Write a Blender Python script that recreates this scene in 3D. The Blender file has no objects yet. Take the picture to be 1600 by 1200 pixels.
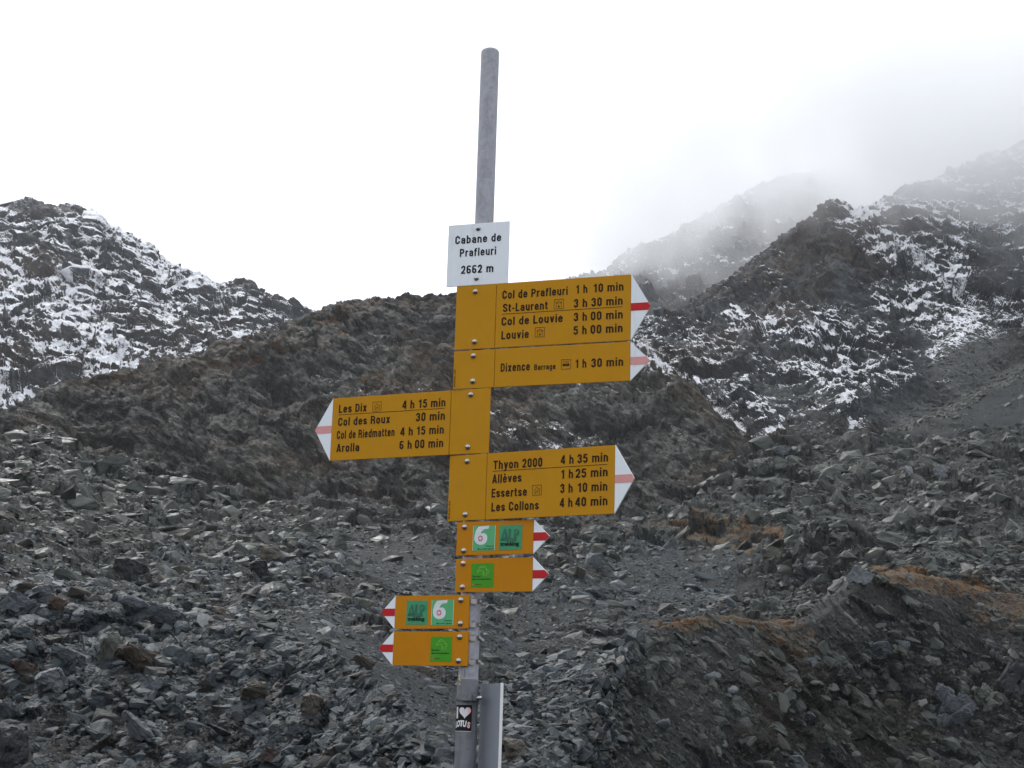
import bpy, bmesh, math, random
import numpy as np
from mathutils import Vector, Matrix, Euler

sc = bpy.context.scene
C = sc.collection
rnd = random.Random(7)
RS = np.random.RandomState(11)

# ------------------------------------------------------------------ camera
F, CX, CY = 2400.0, 800.0, 600.0
PITCH, ROLL = math.radians(16.7), math.radians(2.0)
EYE = np.array([0.0, 0.0, 1.6])
_f = np.array([0, math.cos(PITCH), math.sin(PITCH)])
_u = np.array([0, -math.sin(PITCH), math.cos(PITCH)])
_r = np.array([1.0, 0, 0])
cR = math.cos(ROLL) * _r + math.sin(ROLL) * _u
cU = -math.sin(ROLL) * _r + math.cos(ROLL) * _u
cam = bpy.data.objects.new('camera', bpy.data.cameras.new('camera'))
C.objects.link(cam)
cam.data.sensor_width = 36.0
cam.data.lens = 36.0 * F / 1600.0
cam.data.clip_start = 0.05
cam.data.clip_end = 12000
M = Matrix.Identity(4)
for i in range(3):
    M[i][0], M[i][1], M[i][2], M[i][3] = cR[i], cU[i], -_f[i], EYE[i]
cam.matrix_world = M
sc.camera = cam

# ------------------------------------------------------------------ sky, sun, exposure
SUN_EL, SUN_AZ = math.radians(52), math.radians(-28)      # azimuth from +Y towards +X
w = bpy.data.worlds.new('World'); sc.world = w; w.use_nodes = True
nt = w.node_tree; nt.nodes.clear()
wo = nt.nodes.new('ShaderNodeOutputWorld'); bg = nt.nodes.new('ShaderNodeBackground')
sky = nt.nodes.new('ShaderNodeTexSky'); sky.sky_type = 'NISHITA'; sky.sun_disc = False
sky.sun_elevation = SUN_EL; sky.sun_rotation = SUN_AZ; sky.altitude = 2600; sky.dust_density = 2.0
cloudmix = nt.nodes.new('ShaderNodeMix'); cloudmix.data_type = 'RGBA'
cloudmix.inputs[0].default_value = 0.93                    # closed overcast in front of the blue
cloudmix.inputs[7].default_value = (11.7, 12.0, 12.7, 1)
nt.links.new(sky.outputs[0], cloudmix.inputs[6])
nt.links.new(cloudmix.outputs[2], bg.inputs[0]); bg.inputs[1].default_value = 0.1
nt.links.new(bg.outputs[0], wo.inputs[0])
sun = bpy.data.objects.new('sun', bpy.data.lights.new('sun', 'SUN')); C.objects.link(sun)
sun.data.energy = 1.5; sun.data.angle = math.radians(12); sun.data.color = (1, 0.97, 0.92)
sd = Vector((math.sin(SUN_AZ) * math.cos(SUN_EL), math.cos(SUN_AZ) * math.cos(SUN_EL), math.sin(SUN_EL)))
sun.rotation_euler = sd.to_track_quat('Z', 'Y').to_euler(); sun.location = (-20, 30, 60)
sc.view_settings.view_transform = 'Standard'; sc.view_settings.look = 'None'
sc.view_settings.gamma = 1; sc.view_settings.use_curve_mapping = False
sc.view_settings.exposure = 0.4
sc.render.engine = 'CYCLES'
sc.cycles.volume_bounces = 20
sc.cycles.max_bounces = 22; sc.cycles.diffuse_bounces = 2; sc.cycles.glossy_bounces = 2
sc.cycles.volume_step_rate = 1.0; sc.cycles.volume_max_steps = 128

# ------------------------------------------------------------------ helpers
def tag(o, label=None, cat=None, group=None, kind=None):
    if label: o['label'] = label
    if cat: o['category'] = cat
    if group: o['group'] = group
    if kind: o['kind'] = kind
    return o

def link(name, me, mat=None, parent=None):
    o = bpy.data.objects.new(name, me); C.objects.link(o)
    if mat is not None:
        if len(me.materials) == 0: me.materials.append(mat)
    if parent is not None: o.parent = parent
    return o

def bm_mesh(bm, name, smooth=False):
    me = bpy.data.meshes.new(name)
    bm.normal_update(); bm.to_mesh(me); bm.free()
    if smooth:
        me.shade_smooth()
    return me

class NT:
    """small helper for node materials"""
    def __init__(s, name):
        s.m = bpy.data.materials.new(name); s.m.use_nodes = True
        s.t = s.m.node_tree; s.b = s.t.nodes['Principled BSDF']; s.out = s.t.nodes['Material Output']
    def n(s, typ, **kw):
        x = s.t.nodes.new(typ)
        for k, v in kw.items(): setattr(x, k, v)
        return x
    def l(s, a, b): s.t.links.new(a, b)
    def math(s, op, a, b=None, clamp=False):
        x = s.n('ShaderNodeMath', operation=op); x.use_clamp = clamp
        for i, v in enumerate((a, b)):
            if v is None: continue
            if isinstance(v, (int, float)): x.inputs[i].default_value = v
            else: s.l(v, x.inputs[i])
        return x.outputs[0]
    def ramp(s, v, lo, hi, a=0.0, b=1.0, smooth=True):
        x = s.n('ShaderNodeMapRange'); x.clamp = True
        if smooth: x.interpolation_type = 'SMOOTHSTEP'
        s.l(v, x.inputs[0])
        for i, q in zip((1, 2, 3, 4), (lo, hi, a, b)): x.inputs[i].default_value = q
        return x.outputs[0]
    def mix(s, f, a, b):
        x = s.n('ShaderNodeMix', data_type='RGBA')
        if isinstance(f, (int, float)): x.inputs[0].default_value = f
        else: s.l(f, x.inputs[0])
        for i, v in ((6, a), (7, b)):
            if isinstance(v, tuple): x.inputs[i].default_value = (*v, 1)
            else: s.l(v, x.inputs[i])
        return x.outputs[2]
    def noise(s, vec, scale, detail=4, rough=0.6, dist=0.0):
        x = s.n('ShaderNodeTexNoise'); x.inputs['Scale'].default_value = scale
        x.inputs['Detail'].default_value = detail; x.inputs['Roughness'].default_value = rough
        x.inputs['Distortion'].default_value = dist
        if vec is not None: s.l(vec, x.inputs['Vector'])
        return x.outputs[0]
    def attr(s, name):
        x = s.n('ShaderNodeAttribute'); x.attribute_name = name; return x.outputs[2]

def simple_mat(name, col, rough=0.5, metal=0.0, var=0.06, scale=40, bump=0.0, spec=0.5):
    k = NT(name); tc = k.n('ShaderNodeTexCoord').outputs['Object']
    nz = k.noise(tc, scale, 5, 0.6)
    f = k.ramp(nz, 0.3, 0.7)
    c = k.mix(f, tuple(v * (1 - var) for v in col), tuple(min(1, v * (1 + var)) for v in col))
    if name.startswith('sign_'):
        mp = k.n('ShaderNodeMapping'); mp.inputs['Scale'].default_value = (1, 1, .12); k.l(tc, mp.inputs['Vector'])
        g1 = k.noise(mp.outputs[0], 55, 5, .65); g2 = k.noise(tc, 5, 5, .65)
        gr_ = k.math('MULTIPLY', k.ramp(g1, .50, .78), k.ramp(g2, .40, .70, .25, 1))
        c = k.mix(k.math('MULTIPLY', gr_, .30), c, (.16, .14, .11))
        c = k.mix(k.ramp(k.noise(tc, 160, 3, .5), .72, .80, 0, .22), c, (.5, .45, .35))
    k.l(c, k.b.inputs['Base Color'])
    k.b.inputs['Roughness'].default_value = rough; k.b.inputs['Metallic'].default_value = metal
    k.b.inputs['Specular IOR Level'].default_value = spec
    if bump:
        b = k.n('ShaderNodeBump'); b.inputs['Strength'].default_value = bump; b.inputs['Distance'].default_value = 0.001
        k.l(nz, b.inputs['Height']); k.l(b.outputs[0], k.b.inputs['Normal'])
    return k.m

# strata frame: bedding dips towards the right and towards the viewer
_sn = np.array([0.50, -0.26, 0.83]); _sn /= np.linalg.norm(_sn)
_sa = np.cross([0, 1, 0], _sn); _sa /= np.linalg.norm(_sa)
_sb = np.cross(_sn, _sa)
STR = np.stack([_sa, _sb, _sn * 2.1]).astype(np.float32)

def terrain_mat(name, scale, snow_ok=True, grain=1.0, rock_a=(.050, .055, .057), rock_b=(.125, .128, .122),
                brown=(.088, .068, .050), gravel=(.085, .090, .092), bumpd=0.3, rough=0.62, bed=1.0):
    k = NT(name)
    g = k.n('ShaderNodeNewGeometry').outputs['Position']
    cmb = k.n('ShaderNodeCombineXYZ')
    for ax_i, (vec_, mul_) in enumerate(((_sa, 1 - .38 * bed), (_sb, 1 - .38 * bed), (_sn, 1 + .9 * bed))):
        dt = k.n('ShaderNodeVectorMath', operation='DOT_PRODUCT'); k.l(g, dt.inputs[0]); dt.inputs[1].default_value = tuple(float(v * mul_) for v in vec_)
        k.l(dt.outputs['Value'], cmb.inputs[ax_i])
    q = cmb.outputs[0]
    n1 = k.noise(q, scale * 0.12, 5, 0.62)
    n2 = k.noise(q, scale * 0.9, 6, 0.68, 0.4)
    n3 = k.noise(q, scale * 5.0, 5, 0.7)
    n4 = k.noise(g, scale * 0.045, 4, 0.6)
    vo = k.n('ShaderNodeTexVoronoi', feature='F1'); vo.inputs['Scale'].default_value = scale * 1.3
    vo.inputs['Randomness'].default_value = 1; k.l(q, vo.inputs['Vector'])
    bw = k.n('ShaderNodeRGBToBW'); k.l(vo.outputs['Color'], bw.inputs[0]); cell = bw.outputs[0]
    tone = k.math('ADD', k.math('MULTIPLY', n2, 0.75), k.math('MULTIPLY', k.math('ADD', n3, k.math('MULTIPLY', cell, 0.9)), 0.38))
    tone = k.math('ADD', tone, k.math('MULTIPLY', k.math('SUBTRACT', n1, 0.5), 0.8))
    tone = k.math('ADD', tone, k.attr('tone'))
    rock = k.mix(k.ramp(tone, 0.68, 1.14), rock_a, rock_b)
    crk = k.math('ABSOLUTE', k.math('SUBTRACT', k.noise(q, scale * 1.7, 4, .62, .3), .5))
    rock = k.mix(k.ramp(crk, 0.0, .035, .62, 0), rock, tuple(v * .45 for v in rock_a))  # crevice shade painted into the rock colour along the cracks
    soil = k.math('ADD', k.attr('soil'), k.math('MULTIPLY', k.math('SUBTRACT', n2, .5), 1.1))
    rock = k.mix(k.ramp(soil, .35, .75, 0, .85), rock, k.mix(k.ramp(n1, .42, .62), (.052, .037, .024), (.050, .047, .020)))
    bf = k.math('MULTIPLY', k.ramp(n4, 0.44, 0.62), k.ramp(n2, 0.35, 0.62))
    rock = k.mix(k.math('MULTIPLY', bf, 0.75), rock, brown)
    # pale lichen / quartz flecks
    rock = k.mix(k.ramp(n3, 0.66, 0.78, 0, 0.55), rock, (.24, .24, .23))
    gr = k.mix(k.ramp(n3, 0.35, 0.68), tuple(v * 0.55 for v in gravel), tuple(v * 1.35 for v in gravel))
    gf = k.math('MULTIPLY', k.attr('gravel'), 0.85)
    rock = k.mix(gf, rock, gr)
    # dry autumn turf
    gs = k.math('ADD', k.attr('grass'), k.math('MULTIPLY', k.math('SUBTRACT', n2, 0.5), 2.0))
    gs = k.math('ADD', gs, k.math('MULTIPLY', k.math('SUBTRACT', n3, 0.5), 0.5))
    turf = k.mix(k.ramp(n3, 0.3, 0.7), (.060, .032, .014), (.185, .088, .026))
    turf = k.mix(k.ramp(n1, 0.35, 0.65), turf, (.085, .060, .030))
    rock = k.mix(k.ramp(gs, 0.40, 0.60, 0, 0.95), rock, turf)
    rough_s = rough
    if snow_ok:
        ss = k.math('ADD', k.attr('snow'), k.math('MULTIPLY', k.math('SUBTRACT', n2, 0.5), 0.85))
        ss = k.math('ADD', ss, k.math('MULTIPLY', k.math('SUBTRACT', n3, 0.5), 1.25))
        sf = k.ramp(ss, 0.49, 0.60)
        rock = k.mix(sf, rock, (.88, .90, .94))
    k.l(rock, k.b.inputs['Base Color'])
    k.b.inputs['Roughness'].default_value = rough_s
    k.b.inputs['Specular IOR Level'].default_value = 0.08
    h = k.math('ADD', k.math('MULTIPLY', n3, 0.5), k.math('ADD', n2, k.math('ADD', k.math('MULTIPLY', cell, 0.45), k.ramp(crk, 0, .05, 0, .25))))
    b = k.n('ShaderNodeBump'); b.inputs['Strength'].default_value = 1.0; b.inputs['Distance'].default_value = bumpd
    k.l(h, b.inputs['Height']); k.l(b.outputs[0], k.b.inputs['Normal'])
    return k.m

# ------------------------------------------------------------------ noise in numpy
def _h(ix, iy, iz, seed):
    h = (ix.astype(np.uint32) * np.uint32(73856093)) ^ (iy.astype(np.uint32) * np.uint32(19349663)) ^ (iz.astype(np.uint32) * np.uint32(83492791)) ^ np.uint32(seed * 2654435761 & 0xffffffff)
    h ^= h >> np.uint32(15); h *= np.uint32(2246822519); h ^= h >> np.uint32(13); h *= np.uint32(3266489917); h ^= h >> np.uint32(16)
    return h

def vnoise(p, seed):
    """value noise in about -1..1, p: (n,3) float"""
    i = np.floor(p).astype(np.int32); f = (p - i).astype(np.float32); f = f * f * (3 - 2 * f)
    out = np.zeros(len(p), np.float32)
    for a in (0, 1):
        wx = f[:, 0] if a else 1 - f[:, 0]
        for b in (0, 1):
            wy = wx * (f[:, 1] if b else 1 - f[:, 1])
            for c in (0, 1):
                wz = wy * (f[:, 2] if c else 1 - f[:, 2])
                out += wz * ((_h(i[:, 0] + a, i[:, 1] + b, i[:, 2] + c, seed) & np.uint32(0xffff)).astype(np.float32) * (2 / 65535.0) - 1)
    return out

def facets(p, seed):
    """angular block relief: every cell is a tilted plane"""
    i = np.floor(p - 0.5).astype(np.int32)
    best = np.full(len(p), 9.0, np.float32); out = np.zeros(len(p), np.float32)
    for a in (0, 1):
        for b in (0, 1):
            for c in (0, 1):
                h = _h(i[:, 0] + a, i[:, 1] + b, i[:, 2] + c, seed)
                dx = p[:, 0] - (i[:, 0] + a + 0.5 + ((h & np.uint32(255)).astype(np.float32) / 255 - .5) * .9)
                dy = p[:, 1] - (i[:, 1] + b + 0.5 + (((h >> np.uint32(8)) & np.uint32(255)).astype(np.float32) / 255 - .5) * .9)
                dz = p[:, 2] - (i[:, 2] + c + 0.5 + (((h >> np.uint32(16)) & np.uint32(255)).astype(np.float32) / 255 - .5) * .9)
                d = dx * dx + dy * dy + dz * dz
                g = h * np.uint32(2654435761)
                gx = (g & np.uint32(255)).astype(np.float32) / 127.5 - 1
                gy = ((g >> np.uint32(8)) & np.uint32(255)).astype(np.float32) / 127.5 - 1
                gz = ((g >> np.uint32(16)) & np.uint32(255)).astype(np.float32) / 127.5 - 1
                hh = ((g >> np.uint32(24)) & np.uint32(255)).astype(np.float32) / 127.5 - 1
                m = d < best
                out = np.where(m, (gx * dx + gy * dy + gz * dz) * 1.25 + hh * 0.36, out)
                best = np.where(m, d, best)
    return out

def sstep(a, b, x):
    t = np.clip((x - a) / (b - a), 0, 1); return t * t * (3 - 2 * t)

# ------------------------------------------------------------------ terrain: valley, moraine, rock hill, mountains
def ray(x, y): return _f + cR * (x - CX) / F + cU * (CY - y) / F
def spot(x, y, r):
    """bearing, distance and height of a surveyed point of the landscape"""
    d = ray(x, y); hz = math.hypot(d[0], d[1])
    return math.atan2(d[0], d[1]), r, EYE[2] + d[2] / hz * r

LINES = [
 # near foot of the slopes
 [(-400,38,1245),(0,38,1240),(400,36,1240),(700,34,1240),(800,40,1240),(900,46,1240),(1000,56,1240),(1200,62,1245),(1600,66,1245),(2000,66,1245)],
 # crest of the two near moraines
 [(-400,62,905),(0,62,927),(60,62,920),(150,60,930),(230,58,948),(300,56,962),(400,53,985),(500,50,1010),(560,46,1050),(640,41,1108),(720,38,1172),(800,43,1205),(870,50,1185),(920,60,1110),(960,74,1030),(1000,82,992),(1050,86,980),(1110,89,974),(1180,92,985),(1240,97,984),(1290,102,965),(1320,106,940),(1360,112,914),(1440,116,909),(1520,120,924),(1600,122,932),(2000,128,965)],
 # hidden hollow behind them
 [(-400,76,925),(0,76,945),(300,70,978),(500,62,1030),(640,54,1130),(720,50,1190),(800,52,1196),(870,60,1178),(920,74,1115),(1000,100,1010),(1110,108,995),(1240,114,1004),(1360,130,935),(1440,134,930),(1600,140,955),(2000,146,985)],
 # foot of the boulder field, the shelf in the gully
 [(-400,100,915),(0,100,925),(300,100,955),(430,104,948),(560,106,958),(700,104,1010),(800,100,1060),(900,120,1010),(1000,140,990),(1110,150,972),(1240,160,975),(1360,175,905),(1440,180,900),(1600,190,925),(2000,200,960)],
 # mid boulder field
 [(-400,210,800),(0,210,800),(300,210,850),(430,215,865),(560,215,872),(700,215,880),(800,215,890),(900,220,880),(1000,240,868),(1110,260,862),(1240,270,855),(1360,280,850),(1440,285,845),(1600,300,850),(2000,310,860)],
 # top of the boulder field
 [(-400,390,650),(0,390,690),(80,390,688),(150,390,720),(230,390,745),(300,390,770),(400,385,792),(600,380,802),(750,380,815),(900,380,825),(1000,390,822),(1100,420,765),(1180,450,712),(1300,480,695),(1400,500,685),(1500,540,640),(1600,600,592),(2000,620,500)],
 # foot of the bedrock hill
 [(-400,405,646),(0,405,686),(80,405,684),(150,405,716),(230,405,741),(300,405,766),(400,400,788),(600,395,798),(750,395,811),(900,395,821),(1000,405,818),(1100,435,760),(1180,465,707),(1300,495,691),(1400,515,681),(1500,552,636),(1600,612,586),(2000,632,495)],
 # crest of the hill
 [(-400,480,630),(0,480,672),(40,490,650),(70,500,622),(95,510,602),(170,520,584),(250,540,567),(320,560,556),(345,565,540),(400,575,523),(440,585,508),(480,590,494),(520,595,480),(560,600,469),(600,605,464),(640,610,457),(700,620,455),(760,628,451),(820,630,452),(900,640,463),(960,650,492),(1000,640,530),(1060,620,590),(1120,570,655),(1180,530,700),(1300,530,687),(1400,545,677),(1500,580,630),(1600,640,580),(2000,660,490)],
 # hollow behind the hill
 [(-400,560,660),(0,560,700),(95,600,640),(345,640,585),(480,660,545),(640,680,510),(820,700,505),(900,700,515),(1000,680,560),(1060,650,604),(1120,600,654),(1180,560,696),(1300,550,684),(1400,565,673),(1500,600,626),(1600,660,576),(2000,680,486)],
 # foot of the mountains
 [(-400,760,660),(0,760,684),(100,780,640),(300,800,595),(480,820,550),(700,850,520),(900,820,520),(1000,740,545),(1060,690,600),(1120,640,650),(1180,600,690),(1300,600,678),(1400,610,667),(1500,640,620),(1600,700,568),(2000,700,480)],
 # ridges of the mountains
 [(-400,1150,350),(-150,1150,330),(0,1150,318),(15,1150,312),(40,1150,308),(90,1145,318),(115,1143,316),(130,1140,322),(136,1139,334),(142,1138,325),(150,1138,330),(156,1136,345),(175,1135,356),(205,1130,365),(212,1128,375),(235,1125,378),(250,1122,400),(262,1120,411),(290,1110,421),(320,1105,431),(337,1102,444),(350,1100,441),(375,1095,433),(395,1090,441),(402,1088,451),(440,1075,467),(462,1066,480),(478,1060,494),(560,1050,535),(800,1000,545),(900,950,535),(960,880,520),(1000,850,505),(1060,850,482),(1100,850,462),(1150,855,428),(1180,860,405),(1230,865,366),(1265,870,338),(1285,870,318),(1300,870,310),(1318,872,318),(1332,880,326),(1350,890,322),(1380,895,305),(1405,900,292),(1430,900,280),(1455,900,277),(1470,905,268),(1500,915,255),(1540,930,238),(1580,935,222),(1600,940,215),(1700,960,180),(2000,1000,120)],
 # behind the ridges
 [(-400,1230,440),(0,1230,410),(300,1180,500),(480,1130,560),(800,1060,590),(1000,910,560),(1180,920,470),(1300,930,390),(1440,960,350),(1600,1000,290),(2000,1080,200)],
 # foot of the far mountain
 [(-400,1450,520),(0,1450,520),(480,1400,600),(800,1300,600),(1000,1250,560),(1200,1250,500),(1300,1250,430),(1440,1280,400),(1600,1300,340),(2000,1300,260)],
 # ridge of the far mountain, inside the cloud
 [(-400,1900,520),(0,1900,530),(500,1850,560),(700,1800,525),(800,1720,480),(860,1680,448),(900,1650,436),(950,1620,424),(985,1600,392),(1030,1600,376),(1070,1600,352),(1120,1600,330),(1180,1600,295),(1240,1600,272),(1300,1600,268),(1360,1600,290),(1450,1600,300),(1600,1650,250),(2000,1700,200)],
 [(-400,3000,700),(800,3000,700),(2000,3000,700)],
]
ROWS = [170, 14, 112, 100, 100, 6, 225, 8, 26, 330, 10, 16, 125, 10]
SEG = np.concatenate([[0], np.cumsum(ROWS)])          # row index of every line
AZV = math.radians(19.6)
NV = 900
az_view = np.linspace(-AZV, AZV, NV)
side = AZV + (math.pi - AZV) * (np.linspace(0, 1, 30)[1:] ** 2.0)
AZ = np.concatenate([-side[::-1], az_view, side])
NC = len(AZ)
RMX = [0, 100, 190, 210, 300, 390, 500, 620, 760, 930, 1150, 1300, 1600, 1900, 3000]
RMY = [0, 100, 150, 157, 195, 230, 275, 325, 430, 560, 690, 800, 1000, 1200, 2000]
for k in range(3, len(LINES)): LINES[k] = [(x, float(np.interp(r_, RMX, RMY)), y) for (x, r_, y) in LINES[k]]
LINES[0] = [(x, r_, 1245) for x, r_ in ((-400, 46), (0, 46), (400, 44), (700, 35), (740, 38), (800, 41), (900, 50), (960, 62), (1000, 68), (1200, 80), (1360, 93), (1600, 99), (2000, 103))]
Rl, El = [], []
for L in LINES:
    a, r, z = zip(*[spot(x, y, rr) for (x, rr, y) in L])
    a, r = np.array(a), np.array(r); e = (np.array(z) - EYE[2]) / r
    aa = np.concatenate([[-math.pi, -1.6, -0.8], a, [0.8, 1.6, math.pi]])
    rr = np.concatenate([[r[0]] * 3, r, [r[-1]] * 3])
    ee = np.concatenate([[0.18 * e.mean(), .35 * e[0], .7 * e[0]], e, [.7 * e[-1], .35 * e[-1], 0.18 * e.mean()]])
    Rl.append(np.interp(AZ, aa, rr)); El.append(np.interp(AZ, aa, ee))
Rl, El = np.array(Rl), np.array(El)
ker = np.hanning(23); ker /= ker.sum()
for k in range(len(LINES)):
    if k in (7, 10, 13): continue                      # keep the skylines crisp
    for A_ in (Rl, El):
        A_[k] = np.convolve(np.pad(A_[k], 11, mode='edge'), ker, mode='valid')
Rl[:, 0] = Rl[:, -1]; El[:, 0] = El[:, -1]
rows_r, rows_e, T = [], [], []
# near ground from under the camera to the first line
r0 = [0.3, 2.0, 4.5, 7.5, 11, 16, 22, 29]
for rr in r0:
    f = max(0.0, (rr - 9) / 30.0)
    zz = (EYE[2] + El[0] * Rl[0]) * f * f * 0.6
    rows_r.append(np.full(NC, rr)); rows_e.append((zz - EYE[2]) / rr); T.append(-1)
for s, n in enumerate(ROWS):
    for j in range(n + (1 if s == len(ROWS) - 1 else 0)):
        t = j / n
        rows_r.append(np.exp(np.log(Rl[s]) * (1 - t) + np.log(Rl[s + 1]) * t))
        rows_e.append(El[s] * (1 - t) + El[s + 1] * t); T.append(s + t)
R_ = np.array(rows_r); E_ = np.array(rows_e); T = np.array(T)
NR = len(T); OFF = len(r0)
SA, CA = np.sin(AZ), np.cos(AZ)
P = np.stack([R_ * SA, R_ * CA, EYE[2] + E_ * R_], -1).astype(np.float32)

def project(P):
    d = P - EYE; z = d @ _f; z = np.where(np.abs(z) < 1e-3, 1e-3, z)
    x = CX + F * (d @ cR) / z; y = CY - F * (d @ cU) / z
    return np.where(z > 0, x, -9999), np.where(z > 0, y, -9999)

def gnormals(P):
    du = np.gradient(P, axis=1); dv = np.gradient(P, axis=0)
    n = np.cross(du, dv); n /= np.linalg.norm(n, axis=-1, keepdims=True) + 1e-9
    n[n[..., 2] < 0] *= -1
    return n
N0 = gnormals(P)
for _ in range(2):
    N0[1:-1] = (N0[:-2] + N0[1:-1] * 2 + N0[2:]) / 4
N0 /= np.linalg.norm(N0, axis=-1, keepdims=True)
PXX, PYY = project(P)
TT = np.repeat(T[:, None], NC, 1)

def blob(cx, cy, rx, ry, ang=0.0, hard=0.4):
    a = math.radians(ang); dx, dy = PXX - cx, PYY - cy
    u = (dx * math.cos(a) + dy * math.sin(a)) / rx; v = (-dx * math.sin(a) + dy * math.cos(a)) / ry
    return (1 - sstep(hard, 1.0, np.sqrt(u * u + v * v))).astype(np.float32)

def blobs(L, lo, hi):
    out = np.zeros(P.shape[:2], np.float32); m = (TT >= lo) & (TT <= hi)
    for b in L: out = np.maximum(out, blob(*b[:-1]) * b[-1])
    return out * m

# --- broad added landforms (a rock knoll behind the right moraine, cliffs, gullies)
def bump(cx, r, wid, dep, hgt, lo, hi):
    a, _, _ = spot(cx, 800, r)
    m = ((TT >= lo) & (TT <= hi)).astype(np.float32)
    return (hgt * np.exp(-((AZ[None, :] - a) * r / wid) ** 2 - ((R_ - r) / dep) ** 2) * m).astype(np.float32)
P[..., 2] += bump(1290, 160, 7, 6, 4.2, 3, 5) + bump(1185, 160, 5, 5, 1.5, 3, 5)
P[..., 2] += bump(1330, 118, 6, 8, 0.8, 0, 2) + bump(1400, 88, 9, 5, 1.6, 0, 1) + bump(1540, 92, 6, 6, 1.6, 0, 1)
P[..., 2] += bump(40, 60, 3, 4, .5, 0, 1)

# --- surface character
grav = blobs([(590,1070,230,85,35,.5,1.),(640,890,150,55,10,.5,.9),(1060,905,150,60,0,.5,.9),(900,1000,220,120,0,.5,.6),
              (1080,1090,170,120,-30,.4,.75),(1010,1180,120,80,0,.4,.6)], 0, 5)
grav = np.maximum(grav, blobs([(1510,560,85,110,-20,.45,1.),(1580,620,160,70,-10,.5,1.),(1450,660,90,50,0,.4,.8),(1250,655,90,60,30,.4,.5)], 4, 9.4))
grav = np.maximum(grav, ((TT >= -1) & (TT < 0)) * .8)
rocky = np.interp(TT, [-1, 0, .2, 1, 1.5, 2.5, 3, 5, 5.5, 6, 14], [.05, .3, .45, .55, .3, .35, .5, .6, .9, 1, 1]).astype(np.float32)
rocky *= (1 - .85 * grav)
for a_, b_ in ((7.02, 8.8), (10.02, 12.2), (13.02, 14.1)): rocky *= 1 - .9 * sstep(a_, a_ + .1, TT) * (1 - sstep(b_, b_ + .2, TT))
rocky *= 1 - .75 * np.exp(-((TT - 1.0) / .22) ** 2)
rocky += blobs([(1330,1085,130,60,-10,.5,.2),(1500,1090,130,70,0,.5,.25),(1400,1000,60,30,0,.5,.2),(1290,890,90,40,0,.5,.8)], 0, 5)

# --- relief, octave by octave; each octave lives where it is a few to a hundred-odd pixels wide
pflat = P.reshape(-1, 3); rflat = R_.reshape(-1).astype(np.float32); rk = rocky.reshape(-1)
inview = np.zeros((NR, NC), bool); inview[:, 20:-20] = True; inview = inview.reshape(-1)
disp = np.zeros(len(pflat), np.float32); ledge = np.zeros(len(pflat), np.float32)
q_all = pflat @ STR.T
gain = np.interp(TT, [-1, 4.9, 5.3, 7, 8.5, 14], [1, 1, .80, .80, .82, .82]).astype(np.float32).reshape(-1)
crestd = np.ones((NR, NC), np.float32)
for ln in (7, 10, 13):
    crestd *= 1 - .90 * np.exp(-((TT - ln) / .10) ** 2)
crestd = crestd.reshape(-1)
lam = 200.0; oc = 0
while lam > 0.1:
    lpx = lam * 1536.0 / rflat
    wgt = sstep(2.2, 4.5, lpx) * (1 - sstep(90, 200, lpx)) * np.clip(rflat / 25 - .4, 0, 1)
    m = (wgt > 0.01) & inview
    if lam > 20: m = wgt > 0.01
    idx = np.nonzero(m)[0]
    if len(idx):
        big = sstep(14, 50, lpx[idx])
        v = vnoise(pflat[idx] / lam + 17.3 * oc, 31 + oc)
        rid = 1 - 2 * np.abs(vnoise(q_all[idx] / (lam * 1.1) + 5.1 * oc, 131 + oc))
        fc = facets(q_all[idx] / (lam * .75) + 0.37 * v[:, None], 231 + oc)
        a = rk[idx] * lam * wgt[idx] * (1 - big * (1 - crestd[idx]))
        disp[idx] += a * gain[idx] * (0.050 * v + 0.050 * rid + 0.15 * fc) + (0.035 * lam * wgt[idx]) * v
        ledge[idx] += wgt[idx] * (.45 * rid + .55 * fc) * .5
    lam /= 1.9; oc += 1
P += (disp.reshape(NR, NC, 1) * N0).astype(np.float32)
N1 = gnormals(P)
N1s = N1.copy()
for _ in range(3):
    N1s[1:-1, 1:-1] = (N1s[1:-1, 1:-1] * 2 + N1s[:-2, 1:-1] + N1s[2:, 1:-1] + N1s[1:-1, :-2] + N1s[1:-1, 2:]) / 6
N1s /= np.linalg.norm(N1s, axis=-1, keepdims=True)
nz = N1s[..., 2]

# --- snow, turf, tone
up = (nz - N0[..., 2]) * 1.15 + (N0[..., 2] - .75) * .3
q = q_all.reshape(NR, NC, 3)
def streak(lam_, seed, a=.38): return vnoise((q * np.array([a, a, .95]) / lam_).reshape(-1, 3).astype(np.float32), seed).reshape(NR, NC)
st0, st1, st2, st3 = streak(34, 500), streak(15, 501), streak(6.5, 502), streak(2.8, 503, .5)
mtn = (TT >= 8.6) & (TT <= 11.3); far = TT > 11.3; hill = (TT > 5) & (TT < 8.6)
left = PXX < 700
zone = np.where(mtn & left, .65, np.where(mtn, .45, np.where(far, .36, np.where(hill, .13, -.6)))).astype(np.float32)
zone += blobs([(60,480,120,60,25,.3,.18),(180,560,170,60,10,.3,.22),(330,470,90,60,30,.3,.08),(20,620,60,50,0,.3,.04)], 8.5, 11)
zone -= blobs([(380,455,55,28,10,.4,.22),(70,325,110,22,5,.3,.28),(215,545,60,14,15,.3,.2)], 8.5, 11)
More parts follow.
